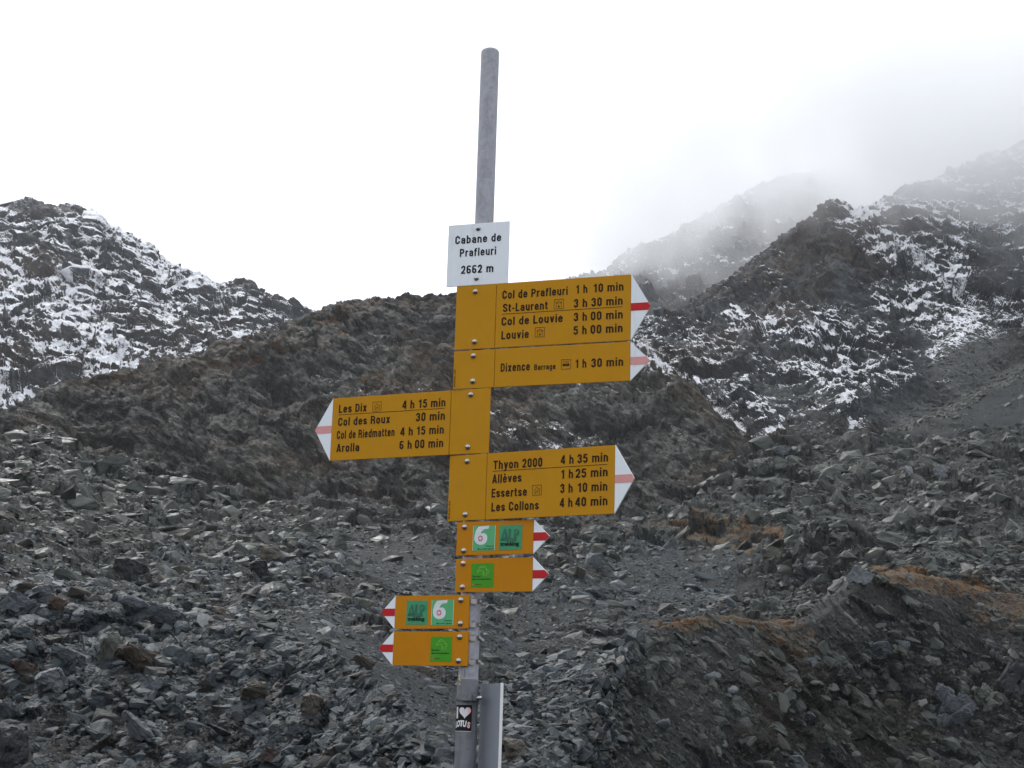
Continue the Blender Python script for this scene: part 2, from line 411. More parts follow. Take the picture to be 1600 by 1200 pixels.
zone += 1.25 * blobs([(1440,390,150,110,20,.3,.12),(1300,580,220,110,20,.3,.16),(1080,600,120,90,40,.3,.16),(1390,380,110,34,38,.4,.36),(1480,400,60,70,0,.4,.12),(1490,440,45,22,-20,.4,.26),(1420,480,90,26,10,.4,.3),(1455,515,95,26,35,.4,.24),
               (1510,500,28,40,30,.4,.5),(1470,565,26,60,-10,.4,.30),(1310,640,120,26,42,.4,.40),(1240,590,60,40,10,.4,.34),(1180,510,70,26,10,.4,.34),(1280,525,90,30,10,.3,.26),
               (1040,560,120,34,45,.4,.24),(1100,630,130,48,42,.4,.22),(1170,640,120,30,40,.4,.20),(1400,600,70,40,0,.4,.16),(1480,330,90,50,0,.3,.16),(1570,350,60,80,0,.3,.18)], 5, 11)
zone -= blobs([(1275,400,60,70,-20,.4,.3),(1290,440,100,50,0,.4,.22),(1545,420,40,70,0,.4,.22),(1530,600,130,75,0,.5,.5),(1420,660,120,40,0,.4,.4)], 5, 11)
zone += blobs([(1000,580,90,60,40,.3,.34),(880,690,170,50,15,.3,.32),(1090,700,90,30,40,.3,.26),(1020,730,70,30,20,.3,.22),(610,540,60,20,30,.3,.24),(660,640,40,60,30,.3,.2),(640,790,80,50,30,.3,.12),(900,640,90,50,20,.3,.16)], 5, 8.6)
zone += blobs([(20,620,50,50,0,.4,.12)], 6, 10)
snow = zone + up * .45 + (N1[..., 2] - N0[..., 2]) * .28 + st0 * .12 + st1 * .18 + st2 * .17 + st3 * .12 - .30 * sstep(.5, .25, N1[..., 2])
snow[TT < 4.9] = -1
turf = np.full((NR, NC), -.35, np.float32)
turf[hill] = .12
turf[mtn & ~left] = -.05
turf -= blobs([(1000,640,190,120,30,.4,.28)], 5, 8.7)
turf += blobs([(1450,922,200,34,5,.3,1.0),(1570,955,140,55,0,.3,.85),(1390,945,110,40,0,.3,.7),(1130,985,190,22,3,.4,1.0),(1240,1010,90,60,20,.4,.85),
               (1185,885,40,20,-35,.5,1.0),(1290,862,60,10,0,.5,.6),(1430,1020,180,60,0,.3,.3),(1100,1040,90,60,-20,.3,.3),(1250,1100,200,90,0,.3,.25),
               (1130,835,240,26,3,.4,.85),(1500,880,120,20,0,.3,.5)], 0, 5.2)
turf += blobs([(560,490,190,30,-15,.4,.34),(430,565,170,28,-12,.4,.34),(560,610,120,26,-22,.4,.34),(640,560,120,20,-10,.4,.25),(240,690,120,22,-10,.4,.2),(570,640,110,24,-30,.4,.26),(430,650,60,26,-40,.4,.2),(240,610,80,20,-10,.4,.16)], 5, 8.6)
turf += blobs([(1230,420,30,90,35,.4,.42),(1180,470,70,26,-30,.4,.4),(1290,400,60,60,0,.4,.25),(1390,300,50,10,-25,.4,.4),(1090,500,110,14,-20,.4,.35),(1300,590,70,40,0,.4,.1),(1540,470,60,90,0,.4,.15)], 8.6, 11)
turf += (nz - .8) * .5
tone = np.interp(TT, [-1, 0, 2.5, 3, 4.5, 5.1, 14], [-.05, -.08, -.1, -.02, .06, 0, 0]).astype(np.float32)
tone += blobs([(237,947,62,30,0,.6,-.1),(560,560,200,90,0,.3,.06)], 0, 9) + ledge.reshape(NR, NC).astype(np.float32) * .12

soil_ = blobs([(1150,1080,260,140,-20,.4,.55),(1050,990,120,30,0,.4,.5),(1300,1140,330,110,0,.4,.5),(1250,1180,120,40,0,.4,.3),(1500,990,160,40,0,.4,.4)], -1, 1.6)

def strip_mesh(name, row0, row1, mat, c0=0, c1=NC):
    A_ = P[row0:row1 + 1, c0:c1]; nr, nc = A_.shape[:2]
    me = bpy.data.meshes.new(name)
    me.vertices.add(nr * nc); me.vertices.foreach_set('co', A_.reshape(-1).astype(np.float32))
    i = np.arange((nr - 1) * (nc - 1)); rr, cc = i // (nc - 1), i % (nc - 1)
    b = rr * nc + cc
    quad = np.stack([b, b + nc, b + nc + 1, b + 1], -1)[:, ::-1].reshape(-1).astype(np.int32)
    nq = len(i)
    me.loops.add(nq * 4); me.loops.foreach_set('vertex_index', quad)
    me.polygons.add(nq); me.polygons.foreach_set('loop_start', np.arange(nq, dtype=np.int32) * 4)
    me.update(calc_edges=True)
    for an, arr in (('snow', snow), ('grass', turf), ('gravel', grav), ('tone', tone), ('soil', soil_)):
        at = me.attributes.new(an, 'FLOAT', 'POINT')
        at.data.foreach_set('value', arr[row0:row1 + 1, c0:c1].reshape(-1).astype(np.float32))
    me.materials.append(mat)
    return link(name, me)

m_near = terrain_mat('moraine_ground', 4.0, False, bumpd=.12, rock_a=(.0064, .0084, .0097), rock_b=(.0307, .0380, .0424), brown=(.0218, .0190, .0149), gravel=(.0141, .0183, .0216), rough=.5, bed=.15)
m_mid = terrain_mat('boulder_ground', 0.9, False, bumpd=.35, rock_a=(.0090, .0113, .0115), rock_b=(.0448, .0542, .0547), brown=(.0307, .0282, .0223), gravel=(.0179, .0225, .0252), bed=.3)
m_hill = terrain_mat('hill_bedrock', 0.6, True, bumpd=1.1, rock_a=(.026, .027, .025), rock_b=(.175, .180, .162), brown=(.112, .078, .050))
m_mtn = terrain_mat('mountain_rock', 0.34, True, bumpd=1.3, rock_a=(.0250, .0298, .0335), rock_b=(.1104, .1239, .1306), brown=(.0773, .0564, .0392))
rows = lambda ln: int(OFF + SEG[ln])
tag(strip_mesh('ground', 0, rows(2), m_near), 'dark rubble ground rising into two moraine banks in front', kind='structure')
tag(strip_mesh('scree_slope', rows(2), rows(6), m_mid), 'grey boulder field and gravel gully behind the signpost', kind='structure')
tag(strip_mesh('hill', rows(6), rows(9), m_hill), 'brown and grey bedrock hill behind the signpost', kind='structure')
CSPL = int(np.argmin(np.abs(AZ - spot(790, 560, 900)[0])))
tag(strip_mesh('mountain', rows(9), rows(12), m_mtn, 0, CSPL + 1), 'snow dusted rocky mountain at the left', kind='structure')
tag(strip_mesh('mountain', rows(9), rows(12), m_mtn, CSPL, NC), 'dark craggy mountain with snow streaks at the right', kind='structure')
tag(strip_mesh('mountain', rows(12), NR - 1, m_mtn), 'far mountain wall fading into cloud', kind='structure')

# ------------------------------------------------------------------ rocks
def hull_mesh(name, seed, flat, elong, npts=16, refine=0, cut=0.0):
    r = np.random.RandomState(seed)
    v = r.normal(size=(npts, 3)); v /= np.linalg.norm(v, axis=1, keepdims=True) + 1e-6
    v = np.sign(v) * np.abs(v) ** .75
    v *= .5 * r.uniform(.78, 1.1, size=(npts, 1)) * np.array([elong, 1.0, flat])
    bm = bmesh.new()
    for p in v: bm.verts.new(p)
    res = bmesh.ops.convex_hull(bm, input=bm.verts)
    bmesh.ops.delete(bm, geom=[g for g in res['geom_interior'] if isinstance(g, bmesh.types.BMVert)], context='VERTS')
    loose = [x for x in bm.verts if not x.link_faces]
    if loose: bmesh.ops.delete(bm, geom=loose, context='VERTS')
    if refine:
        bmesh.ops.dissolve_limit(bm, angle_limit=math.radians(14), verts=bm.verts, edges=bm.edges)
        bmesh.ops.bevel(bm, geom=list(bm.edges), offset=.035, segments=1, affect='EDGES', clamp_overlap=True)
        bmesh.ops.triangulate(bm, faces=bm.faces)
        for _ in range(refine):
            bmesh.ops.subdivide_edges(bm, edges=bm.edges, cuts=1, use_grid_fill=True)
        bmesh.ops.triangulate(bm, faces=bm.faces)
        bm.normal_update()
        co = np.array([x.co[:] for x in bm.verts], np.float32); nn = np.array([x.normal[:] for x in bm.verts], np.float32)
        st = np.array([1.0, 1.0, 3.0], np.float32)
        d = .030 * facets(co * 4 * st + seed, seed) + .018 * facets(co * 9 * st + seed, seed + 3) + .03 * vnoise(co * 3 + seed, seed) + .008 * vnoise(co * 16 + seed, seed + 1)
        co += nn * d[:, None]
        for x, c in zip(bm.verts, co): x.co = c
    bmesh.ops.recalc_face_normals(bm, faces=bm.faces)
    return bm_mesh(bm, name)

def rock_mat(name, lo, hi, brown, light):
    k = NT(name); oi = k.n('ShaderNodeObjectInfo'); rd = oi.outputs['Random']
    tc = k.n('ShaderNodeTexCoord').outputs['Object']
    mp = k.n('ShaderNodeMapping'); mp.inputs['Scale'].default_value = (1, 1, 3.2); k.l(tc, mp.inputs['Vector'])
    off = k.n('ShaderNodeCombineXYZ'); k.l(k.math('MULTIPLY', rd, 31.0), off.inputs[0]); k.l(off.outputs[0], mp.inputs['Location'])
    n1 = k.noise(mp.outputs[0], 2.6, 6, .65, .5); n2 = k.noise(mp.outputs[0], 13, 5, .7)
    c = k.mix(k.ramp(k.math('ADD', k.math('MULTIPLY', n1, .6), k.math('MULTIPLY', n2, .4)), .35, .66), lo, hi)
    wn = k.n('ShaderNodeTexWhiteNoise', noise_dimensions='1D'); k.l(rd, wn.inputs['W']); r2 = wn.outputs[0]
    c = k.mix(k.ramp(rd, .62, 1.0, 0, .8), c, k.mix(n1, tuple(v * .6 for v in brown), brown))
    c = k.mix(k.ramp(r2, .70, 1.0, 0, .65), c, light)
    c = k.mix(k.ramp(n2, .60, .74, 0, .5), c, tuple(v * 1.15 for v in light))
    c = k.mix(k.ramp(r2, .3, 0., 0, .5), c, tuple(v * .8 for v in lo))
    k.l(c, k.b.inputs['Base Color'])
    k.l(k.ramp(n1, .35, .7, .38, .66), k.b.inputs['Roughness'])
    k.b.inputs['Specular IOR Level'].default_value = .13
    b = k.n('ShaderNodeBump'); b.inputs['Strength'].default_value = .6; b.inputs['Distance'].default_value = .06
    k.l(k.math('ADD', n1, k.math('MULTIPLY', n2, .5)), b.inputs['Height']); k.l(b.outputs[0], k.b.inputs['Normal'])
    return k.m
mr_near = rock_mat('slate_rock', (.0070, .0099, .0119), (.0384, .0502, .0573), (.0360, .0317, .0245), (.0987, .1201, .1294))
mr_mid = rock_mat('boulder_rock', (.0106, .0136, .0123), (.0477, .0559, .0495), (.0389, .0356, .0257), (.0875, .0967, .0841))

small = []
for i in range(12):
    fl = [.22, .3, .4, .28, .5, .6][i % 6]; el = [1.5, 1.2, 1.9, 1.3, 1.1, 1.4][(i * 5) % 6]
    small.append(hull_mesh('rock_piece', 100 + i, fl, el, 14 + i % 6))
block = []
for i in range(12):
    fl = [.55, .7, .85, .45, .62, .75][i % 6]; el = [1.4, 1.1, 1.25, 1.6, 1.3, 1.0][(i * 5) % 6]
    block.append(hull_mesh('boulder_shape', 200 + i, fl, el, 20 + i % 7, refine=1))
finer = []
for i in range(8):
    fl = [.5, .75, .35, .8, .6, .3, .9, .45][i]; el = [1.6, 1.15, 1.7, 1.1, 1.3, 1.9, 1.0, 1.5][i]
    finer.append(hull_mesh('boulder_shape', 300 + i, fl, el, 13 + i % 4, refine=3))

def grid_cam_area(row0, row1):
    return np.arange(row0, row1)

FINEC = (29, 29 + NV)
def sample(row0, row1, n, cond=None, seed=1):
    """random surface points, density follows the picture-sized grid; keeps positions and normals"""
    r = np.random.RandomState(seed)
    out_p, out_n, got = [], [], 0
    while got < n:
        ri = r.randint(row0, row1 - 1, n * 2); ci = r.randint(FINEC[0], FINEC[1] - 1, n * 2)
        keep = np.ones(len(ri), bool)
        if cond is not None: keep = r.rand(len(ri)) < cond[ri, ci]
        ri, ci = ri[keep], ci[keep]
        a, b = r.rand(len(ri), 1), r.rand(len(ri), 1)
        p = P[ri, ci] * (1 - a) * (1 - b) + P[ri, ci + 1] * a * (1 - b) + P[ri + 1, ci] * (1 - a) * b + P[ri + 1, ci + 1] * a * b
        out_p.append(p); out_n.append(N1s[ri, ci]); got += len(p)
        if len(p) == 0: break
    return np.concatenate(out_p)[:n], np.concatenate(out_n)[:n]

X_, Y_ = PXX, PYY
def powsize(r, n, smin, al, smax): return np.minimum(smin * r.rand(n) ** (-1 / al), smax)
sets = []      # (positions, normals, size in metres, flat?, zone)
r = np.random.RandomState(5)
def add(row0, row1, n, cond, pxmin, al, pxmax, flat, zone, seed):
    p, nn = sample(row0, row1, n, cond.astype(np.float32) if cond is not None else None, seed)
    d = np.linalg.norm(p - EYE, axis=1)
    s = powsize(r, len(p), pxmin, al, pxmax) * d / F
    sets.append((p, nn, s, flat, zone))
A0, B0, C0, D0, E0, F0, G0 = [rows(i) for i in range(7)]
leftb = 1 - sstep(720, 800, X_)
add(A0, B0 + 4, 30000, leftb * (1 - .65 * blob(170, 1160, 300, 70, 0, .4)), 3.0, 1.85, 36, True, 'near_left', 21)
add(A0, B0 + 4, 10000, (X_ > 900) * (.45 + .5 * grav + .2 * (turf < .2)) * np.where(rocky < .9, 1, .5), 2.4, 1.85, 26, True, 'near_right', 22)
add(A0, D0, 4200, np.maximum(blob(860, 1120, 130, 130, 0, .5), .8 * blob(930, 1090, 40, 160, 35, .4)) * (X_ > 770), 6.0, 2.0, 34, False, 'gully', 23)
add(C0, E0, 30000, 1.0 * (X_ > 380) * (X_ < 1150), 2.0, 2.1, 16, True, 'gully', 24)
bf = np.ones_like(X_) * (1 - .8 * grav) * (turf < .35)
add(C0, F0 + 4, 34000, bf, 3.4, 1.95, 36, False, 'field', 25)
add(C0, F0 + 4, 8000, bf * np.maximum(1 - sstep(420, 520, X_), sstep(1150, 1250, X_)), 7.0, 2.4, 40, False, 'field', 27)
add(G0, rows(9) + 150, 15000, sstep(1100, 1350, X_) * (grav > .15), 1.8, 2.3, 10, False, 'field', 26)

# collect everything, then take the largest in view as single boulders
allp = np.concatenate([s[0] for s in sets]); alln = np.concatenate([s[1] for s in sets]); alls = np.concatenate([s[2] for s in sets])
allf = np.concatenate([np.full(len(s[0]), s[3]) for s in sets]); allz = np.concatenate([np.full(len(s[0]), i) for i, s in enumerate(sets)])
znames = [s[4] for s in sets]
ax_, ay_ = project(allp)
dist = np.linalg.norm(allp - EYE, axis=1)
pxs = alls / dist * F
N_ALL = len(allp)
def rot_for(n, i, flat):
    tilt = r.normal(0, .28 if flat else .35, 2)
    z = Vector(n) + Vector((tilt[0], tilt[1], 0)); 
    if flat: z += Vector((.22, -.25, .2))
    q = z.normalized().to_track_quat('Z', 'Y')
    return (q @ Euler((0, 0, r.rand() * 6.283)).to_quaternion())

inb = (ax_ > 2) & (ax_ < 1598) & (ay_ > 200) & (ay_ < 1195)
# rough visibility: march from the eye over the grid crest lines
def visible(p):
    a = math.atan2(p[0], p[1]); ci = int(np.clip(np.searchsorted(AZ, a), 1, NC - 2))
    rr = math.hypot(p[0], p[1]); col = P[OFF:, ci]
    rc = np.hypot(col[:, 0], col[:, 1]); e = (col[:, 2] - EYE[2]) / rc
    m = rc < rr * .985
    return (not m.any()) or e[m].max() < (p[2] - EYE[2]) / rr + .0008
order = np.argsort(-pxs * inb)
single = []
for i in order:
    if len(single) >= 246 or not inb[i]: break
    if visible(allp[i]): single.append(int(i))
is_single = np.zeros(N_ALL, bool); is_single[single] = True

def scatter_object(name, label, mask, protos, mat, smul=1.0):
    idx = np.nonzero(mask)[0]; n = len(idx)
    me = bpy.data.meshes.new(name); me.vertices.add(n)
    co = allp[idx] - alln[idx] * (alls[idx] * .10)[:, None]
    me.vertices.foreach_set('co', co.reshape(-1).astype(np.float32))
    rots = np.zeros((n, 3), np.float32); scl = np.zeros((n, 3), np.float32)
    for k, i in enumerate(idx):
        rots[k] = rot_for(alln[i], i, allf[i]).to_euler()[:]
    s = alls[idx] * smul
    scl[:] = s[:, None] * r.uniform(.75, 1.25, (n, 3))
    a = me.attributes.new('rot', 'FLOAT_VECTOR', 'POINT'); a.data.foreach_set('vector', rots.reshape(-1))
    a = me.attributes.new('scl', 'FLOAT_VECTOR', 'POINT'); a.data.foreach_set('vector', scl.reshape(-1))
    a = me.attributes.new('pick', 'INT', 'POINT'); a.data.foreach_set('value', r.randint(0, len(protos), n).astype(np.int32))
    o = link(name, me); tag(o, label, kind='stuff')
    pc = bpy.data.collections.new(name + '_shapes')
    for q_, pm in enumerate(protos):
        pm2 = pm.copy(); pm2.materials.clear(); pm2.materials.append(mat)
        po = bpy.data.objects.new('%s_shape_%02d' % (name, q_), pm2); pc.objects.link(po)
    g = bpy.data.node_groups.new(name + '_nodes', 'GeometryNodeTree')
    g.interface.new_socket('Geometry', in_out='INPUT', socket_type='NodeSocketGeometry')
    g.interface.new_socket('Geometry', in_out='OUTPUT', socket_type='NodeSocketGeometry')
    gi, go = g.nodes.new('NodeGroupInput'), g.nodes.new('NodeGroupOutput')
    iop = g.nodes.new('GeometryNodeInstanceOnPoints'); ci = g.nodes.new('GeometryNodeCollectionInfo')
    ci.inputs['Collection'].default_value = pc; ci.inputs['Separate Children'].default_value = True; ci.inputs['Reset Children'].default_value = True
    def na(nm, ty):
        x = g.nodes.new('GeometryNodeInputNamedAttribute'); x.data_type = ty; x.inputs['Name'].default_value = nm; return x.outputs[0]
    g.links.new(gi.outputs[0], iop.inputs['Points']); g.links.new(ci.outputs[0], iop.inputs['Instance'])
    iop.inputs['Pick Instance'].default_value = True
    g.links.new(na('pick', 'INT'), iop.inputs['Instance Index'])
    e2r = g.nodes.new('FunctionNodeEulerToRotation'); g.links.new(na('rot', 'FLOAT_VECTOR'), e2r.inputs[0])
    g.links.new(e2r.outputs[0], iop.inputs['Rotation']); g.links.new(na('scl', 'FLOAT_VECTOR'), iop.inputs['Scale'])
    g.links.new(iop.outputs[0], go.inputs[0])
    md = o.modifiers.new('scatter', 'NODES'); md.node_group = g
    return o
zarr = np.array(znames)[allz]
low_field = (zarr == 'field') & (ay_ + 25 * np.sin(ax_ / 37.) > 850) & (ax_ < 1150)
scatter_object('slate_rubble', 'loose flat slate rubble covering the near left bank', (~is_single) & (zarr == 'near_left'), small + block, mr_near)
scatter_object('gravel', 'small stones strewn over the near right bank', (~is_single) & (zarr == 'near_right'), small + block, mr_mid)
scatter_object('scree', 'loose stones in the dark gravel gully behind the signpost', (~is_single) & ((zarr == 'gully') | low_field), small + block, mr_near)
scatter_object('boulder_field', 'countless grey boulders covering the middle slopes', (~is_single) & (zarr == 'field') & ~low_field, block + small[4:6], mr_mid)

def own(meshes, mat):
    out = []
    for m_ in meshes:
        c = m_.copy(); c.materials.clear(); c.materials.append(mat); out.append(c)
    return out
fin_near, fin_mid = own(finer, mr_near), own(block, mr_mid)
blk_near = own(block, mr_near)
def place_words(z, x, y):
    """where a stone lies, told by things next to it"""
    if z == 'near_left':
        if y < 985: return 'along the crest of the near left bank'
        if x < 130: return 'near the pale angular boulder on the left bank'
        if x < 300: return ('around the long banded brown boulder' if y < 1100 else 'around the long steep pale slab')
        if x < 450: return ('below the egg shaped pale stone' if y < 1060 else 'near the rounded tan boulder on the left bank')
        if x < 600: return 'near the blocky tan grey boulder left of the post'
        return 'at the foot of the left bank close to the post'
    if z == 'near_right':
        if x < 1080: return 'on the gravelly left flank of the right bank'
        if y < 1000: return 'under the orange turf of the right bank'
        if x < 1280: return 'left of the layered outcrop on the right bank'
        if x < 1430: return 'around the layered outcrop on the right bank'
        return 'around the tall blue grey outcrop on the right bank'
    if z == 'gully':
        if x < 620: return 'on the dark gully slope left of the lowest sign'
        if x < 780: return 'right beside the post in the gully'
        return ('in the block heap right of the lower signs' if y < 1080 else 'in the block heap right of the grey panel')
    if x < 130: return ('in the high left corner of the left boulder field' if y < 780 else 'above the left crest')
    if x < 300: return ('below the foot of the brown rock hill at the left' if y < 780 else 'around the largest dark boulder of the left field')
    if x < 480: return ('straight below the Les Dix arrow' if y < 830 else 'near the round tan boulder left of the signs')
    if x < 740: return ('just under the Les Dix arrow tail' if y < 850 else 'left of the small route signs')
    if x < 900: return 'just right of the small route signs'
    if x < 1080: return ('below the Thyon 2000 arrow tip' if y < 850 else 'in the pale gravel hollow right of the route signs')
    if x < 1200: return ('under the long snow slope' if y < 800 else 'left of the rock knoll')
    if x < 1400: return ('near the pale boulder under the snow streaks' if y < 770 else 'behind the rock knoll')
    return ('at the foot of the grey scree fan' if y < 730 else ('near the pale leaning boulder in the right field' if y < 820 else 'behind the orange turf crest'))
def size_words(px_): return 'large' if px_ > 30 else ('middle sized' if px_ > 23 else 'smaller')
by_place = {}
for i in single: by_place.setdefault((place_words(zarr[i], ax_[i], ay_[i]), bool(allf[i])), []).append(i)
rank = {}
for key, mem in by_place.items():
    if len(mem) == 1: rank[mem[0]] = 'only large'; continue
    left_ = list(mem)
    for word, fn in (('largest', lambda i: -pxs[i]), ('leftmost', lambda i: ax_[i]), ('rightmost', lambda i: -ax_[i]), ('uppermost', lambda i: ay_[i]), ('lowest', lambda i: -ay_[i])):
        # the superlative must hold among all of them, so it goes only to the true extreme
        b_ = min(mem, key=fn)
        if b_ in left_: rank[b_] = word; left_.remove(b_)
    for i in left_: rank[i] = 'large' if pxs[i] > 30 else ('middle sized' if pxs[i] > 22 else 'smaller')
for i in single:
    z = zarr[i]
    lib = fin_mid if z == 'field' else (blk_near if z != 'near_left' else fin_near)
    me = lib[r.randint(len(lib))]
    o = bpy.data.objects.new('boulder', me); C.objects.link(o)
    o.location = allp[i] - alln[i] * alls[i] * .08
    o.rotation_euler = rot_for(alln[i], i, allf[i]).to_euler()
    s = alls[i]; o.scale = (s * r.uniform(.85, 1.2), s * r.uniform(.8, 1.1), s * r.uniform(.7, 1.1))
    pw = place_words(z, ax_[i], ay_[i])
    tag(o, '%s grey %s %s' % (rank[i], 'slab' if allf[i] else 'boulder', pw), 'boulder', 'rocks ' + pw)

# --- boulders one can recognise
def hit(px, py):
    d = ray(px, py); a = math.atan2(d[0], d[1]); ci = int(np.clip(np.searchsorted(AZ, a), 1, NC - 1))
    te = d[2] / math.hypot(d[0], d[1])
    col = P[OFF:, ci]; rc = np.hypot(col[:, 0], col[:, 1]); e = (col[:, 2] - EYE[2]) / rc
    k = int(np.argmax(e >= te)) if (e >= te).any() else len(e) - 1
    rr = rc[k]; hd = np.array([math.sin(a), math.cos(a)])
    return np.array([hd[0] * rr, hd[1] * rr, EYE[2] + te * rr]), N1s[OFF + k, ci], rr

def hero_mat(name, lo, hi, light=.16):
    return rock_mat(name, lo, hi, hi, tuple([v * 1.5 for v in hi]))
H = {'tan': hero_mat('tan_rock', (.0360, .0331, .0274), (.0936, .0864, .0720)), 'brown': hero_mat('banded_brown_rock', (.0216, .0173, .0130), (.0792, .0634, .0475)),
     'blue': hero_mat('blue_grey_rock', (.0324, .0382, .0446), (.0828, .0950, .1066)), 'light': hero_mat('pale_grey_rock', (.0648, .0720, .0778), (.1368, .1476, .1584)),
     'green': hero_mat('green_grey_rock', (.0252, .0302, .0259), (.0720, .0778, .0677)), 'dark': hero_mat('dark_rock', (.0108, .0122, .0144), (.0360, .0396, .0432)),
     'red': hero_mat('reddish_rock', (.0252, .0187, .0166), (.0648, .0475, .0403))}
def hero(px, py, wpx, hpx, mk, shape, roll, label, name='boulder', dep=.8):
    p, n, rr = hit(px, py + hpx * .35)
    m = rr / math.cos(math.radians(8)) / F
    sx, sz = wpx * m, hpx * m
    src = finer[shape % len(finer)]
    me = src.copy(); me.materials.clear(); me.materials.append(H[mk])
    co = np.zeros(len(me.vertices) * 3, np.float32); me.vertices.foreach_get('co', co); co = co.reshape(-1, 3)
    ext = co.max(0) - co.min(0); co = (co - (co.max(0) + co.min(0)) / 2) / ext
    co *= np.array([sx, min(sx, sz) * dep + .3 * max(sx, sz) * dep, sz])
    me.vertices.foreach_set('co', co.reshape(-1).astype(np.float32)); me.update()
    o = bpy.data.objects.new(name, me); C.objects.link(o)
    a = math.atan2(p[0], p[1])
    o.rotation_euler = (Matrix.Rotation(-a, 3, 'Z') @ Matrix.Rotation(math.radians(roll), 3, 'Y')).to_euler()
    o.location = p + np.array([0, 0, hpx * .28 * m])
    tag(o, label, 'boulder' if name == 'boulder' else name.replace('_', ' '))
    return o
HEROES = [
 (222,1030,84,44,'brown',2,22,'long banded brown boulder in the middle of the near left bank'),
 (169,1014,36,58,'green',1,5,'upright green grey boulder touching the long banded brown one'),
 (82,1063,52,42,'light',3,-18,'pale angular boulder with a bluish face on the near left bank'),
 (38,1044,46,28,'red',2,28,'tilted flat reddish slab beside the pale angular boulder'),
 (217,1142,78,34,'light',5,42,'long pale slab tilted steeply down to the right'),
 (396,1082,46,36,'tan',1,-15,'rounded tan boulder on the near left bank'),
 (488,1102,42,42,'tan',3,20,'blocky tan grey boulder low on the slope left of the post'),
 (14,1168,52,78,'dark',6,0,'big dark boulder cut off by the bottom left corner'),
 (4,1110,30,36,'blue',1,10,'blue grey boulder at the left edge above the corner one'),
 (260,960,60,38,'blue',4,8,'broad bluish slab sticking out behind the near left crest'),
 (212,948,62,32,'blue',7,18,'cracked bluish slab left of the broad bluish one'),
 (342,958,22,26,'tan',6,0,'small egg shaped pale stone above the near left crest'),
 (421,864,36,34,'tan',6,0,'round tan boulder left of the signs, above a dark one'),
 (406,887,34,30,'dark',3,0,'dark round boulder just below the round tan one'),
 (206,894,70,46,'dark',3,20,'largest dark boulder in the left boulder field'),
 (40,918,32,20,'tan',1,0,'low tan stone on top of the left crest'),
 (70,924,40,24,'light',3,-8,'pale stone beside the low tan one on the left crest'),
 (30,942,60,32,'blue',0,10,'wide grey block under the two stones on the left crest'),
 (92,942,34,26,'red',4,12,'squarish brown grey block at the left crest'),
 (106,1022,54,24,'blue',4,14,'wide blue grey slab above the pale angular boulder'),
 (430,1182,54,24,'red',0,12,'reddish brown low boulder at the bottom left of the post'),
 (348,1106,36,8,'light',5,4,'thin whitish slab lying left of the post'),
 (218,996,24,14,'light',1,0,'small pale stone above the long banded brown boulder'),
 (200,1064,34,16,'green',4,4,'greenish stone under the upright green grey boulder'),
 (234,1066,38,18,'blue',0,20,'blue grey stone just below the long banded brown boulder'),
 (345,1142,48,12,'dark',5,24,'narrow dark slab right of the long pale slab'),
 (250,915,34,14,'dark',2,0,'dark flat stone between the big dark boulder and the crest'),
 (163,1088,42,20,'dark',4,6,'dark flattish stone right of the pale angular boulder'),
 (804,1171,38,40,'tan',6,0,'rounded pale boulder at the bottom right of the post'),
 (822,1100,32,34,'blue',3,0,'blue grey angular boulder above the rounded pale one'),
 (541,943,22,26,'green',3,10,'upright grey block of a pair on the gully shelf'),
 (569,944,34,26,'green',4,0,'wider grey block of a pair on the gully shelf'),
 (662,1047,46,20,'tan',4,4,'tan grey slab half hidden under the lowest sign'),
 (566,1034,40,24,'tan',1,20,'tan boulder on the dark gully slope left of the lowest sign'),
 (765,980,30,17,'blue',4,16,'blue grey slab right of the post beside the lower signs'),
 (793,1008,28,18,'light',0,0,'pale block right of the post near the lowest sign'),
 (510,893,26,22,'light',3,-20,'pale pointed block on the slope left of the small signs'),
 (1247,910,22,12,'light',2,8,'whitish block on the slope below the rock knoll'),
 (1222,703,24,18,'blue',3,0,'pale grey boulder under the snow streaks on the right'),
 (1243,707,16,14,'blue',1,0,'bluish boulder touching the pale grey one under the snow'),
 (1474,738,34,26,'light',3,24,'pale leaning boulder in the right boulder field'),
 (1421,737,12,24,'light',6,0,'narrow upright whitish stone in the right boulder field'),
 (1318,788,12,14,'light',6,0,'left whitish stone of a pair in the right boulder field'),
 (1330,790,12,14,'light',3,0,'right whitish stone of a pair in the right boulder field'),
 (1112,1057,30,16,'light',2,-12,'flat triangular pale stone on the left flank of the right bank'),
 (1258,1036,42,22,'blue',0,-20,'grey boulder with a rounded back in the middle of the right bank'),
 (1396,994,26,22,'green',1,0,'upper block of a heap on the right bank'),
 (1380,1012,30,24,'blue',3,0,'lower left block of a heap on the right bank'),
 (1410,1006,24,18,'blue',4,0,'lower right block of a heap on the right bank'),
 (1144,1078,20,14,'light',2,-24,'small pale slab in the furrow of the right bank'),
 (1034,1133,30,18,'light',1,-20,'pale stone at the left foot of the right bank'),
 (1242,1192,42,28,'blue',3,0,'blue grey block cut off by the bottom edge on the right'),
 (1192,1196,34,18,'green',1,0,'greenish block cut off by the bottom edge beside the blue grey one'),
 (1345,898,42,30,'light',0,12,'smooth pale boulder at the right end of the rock knoll'),
]
for h in HEROES:
    if h[4]: hero(*h)

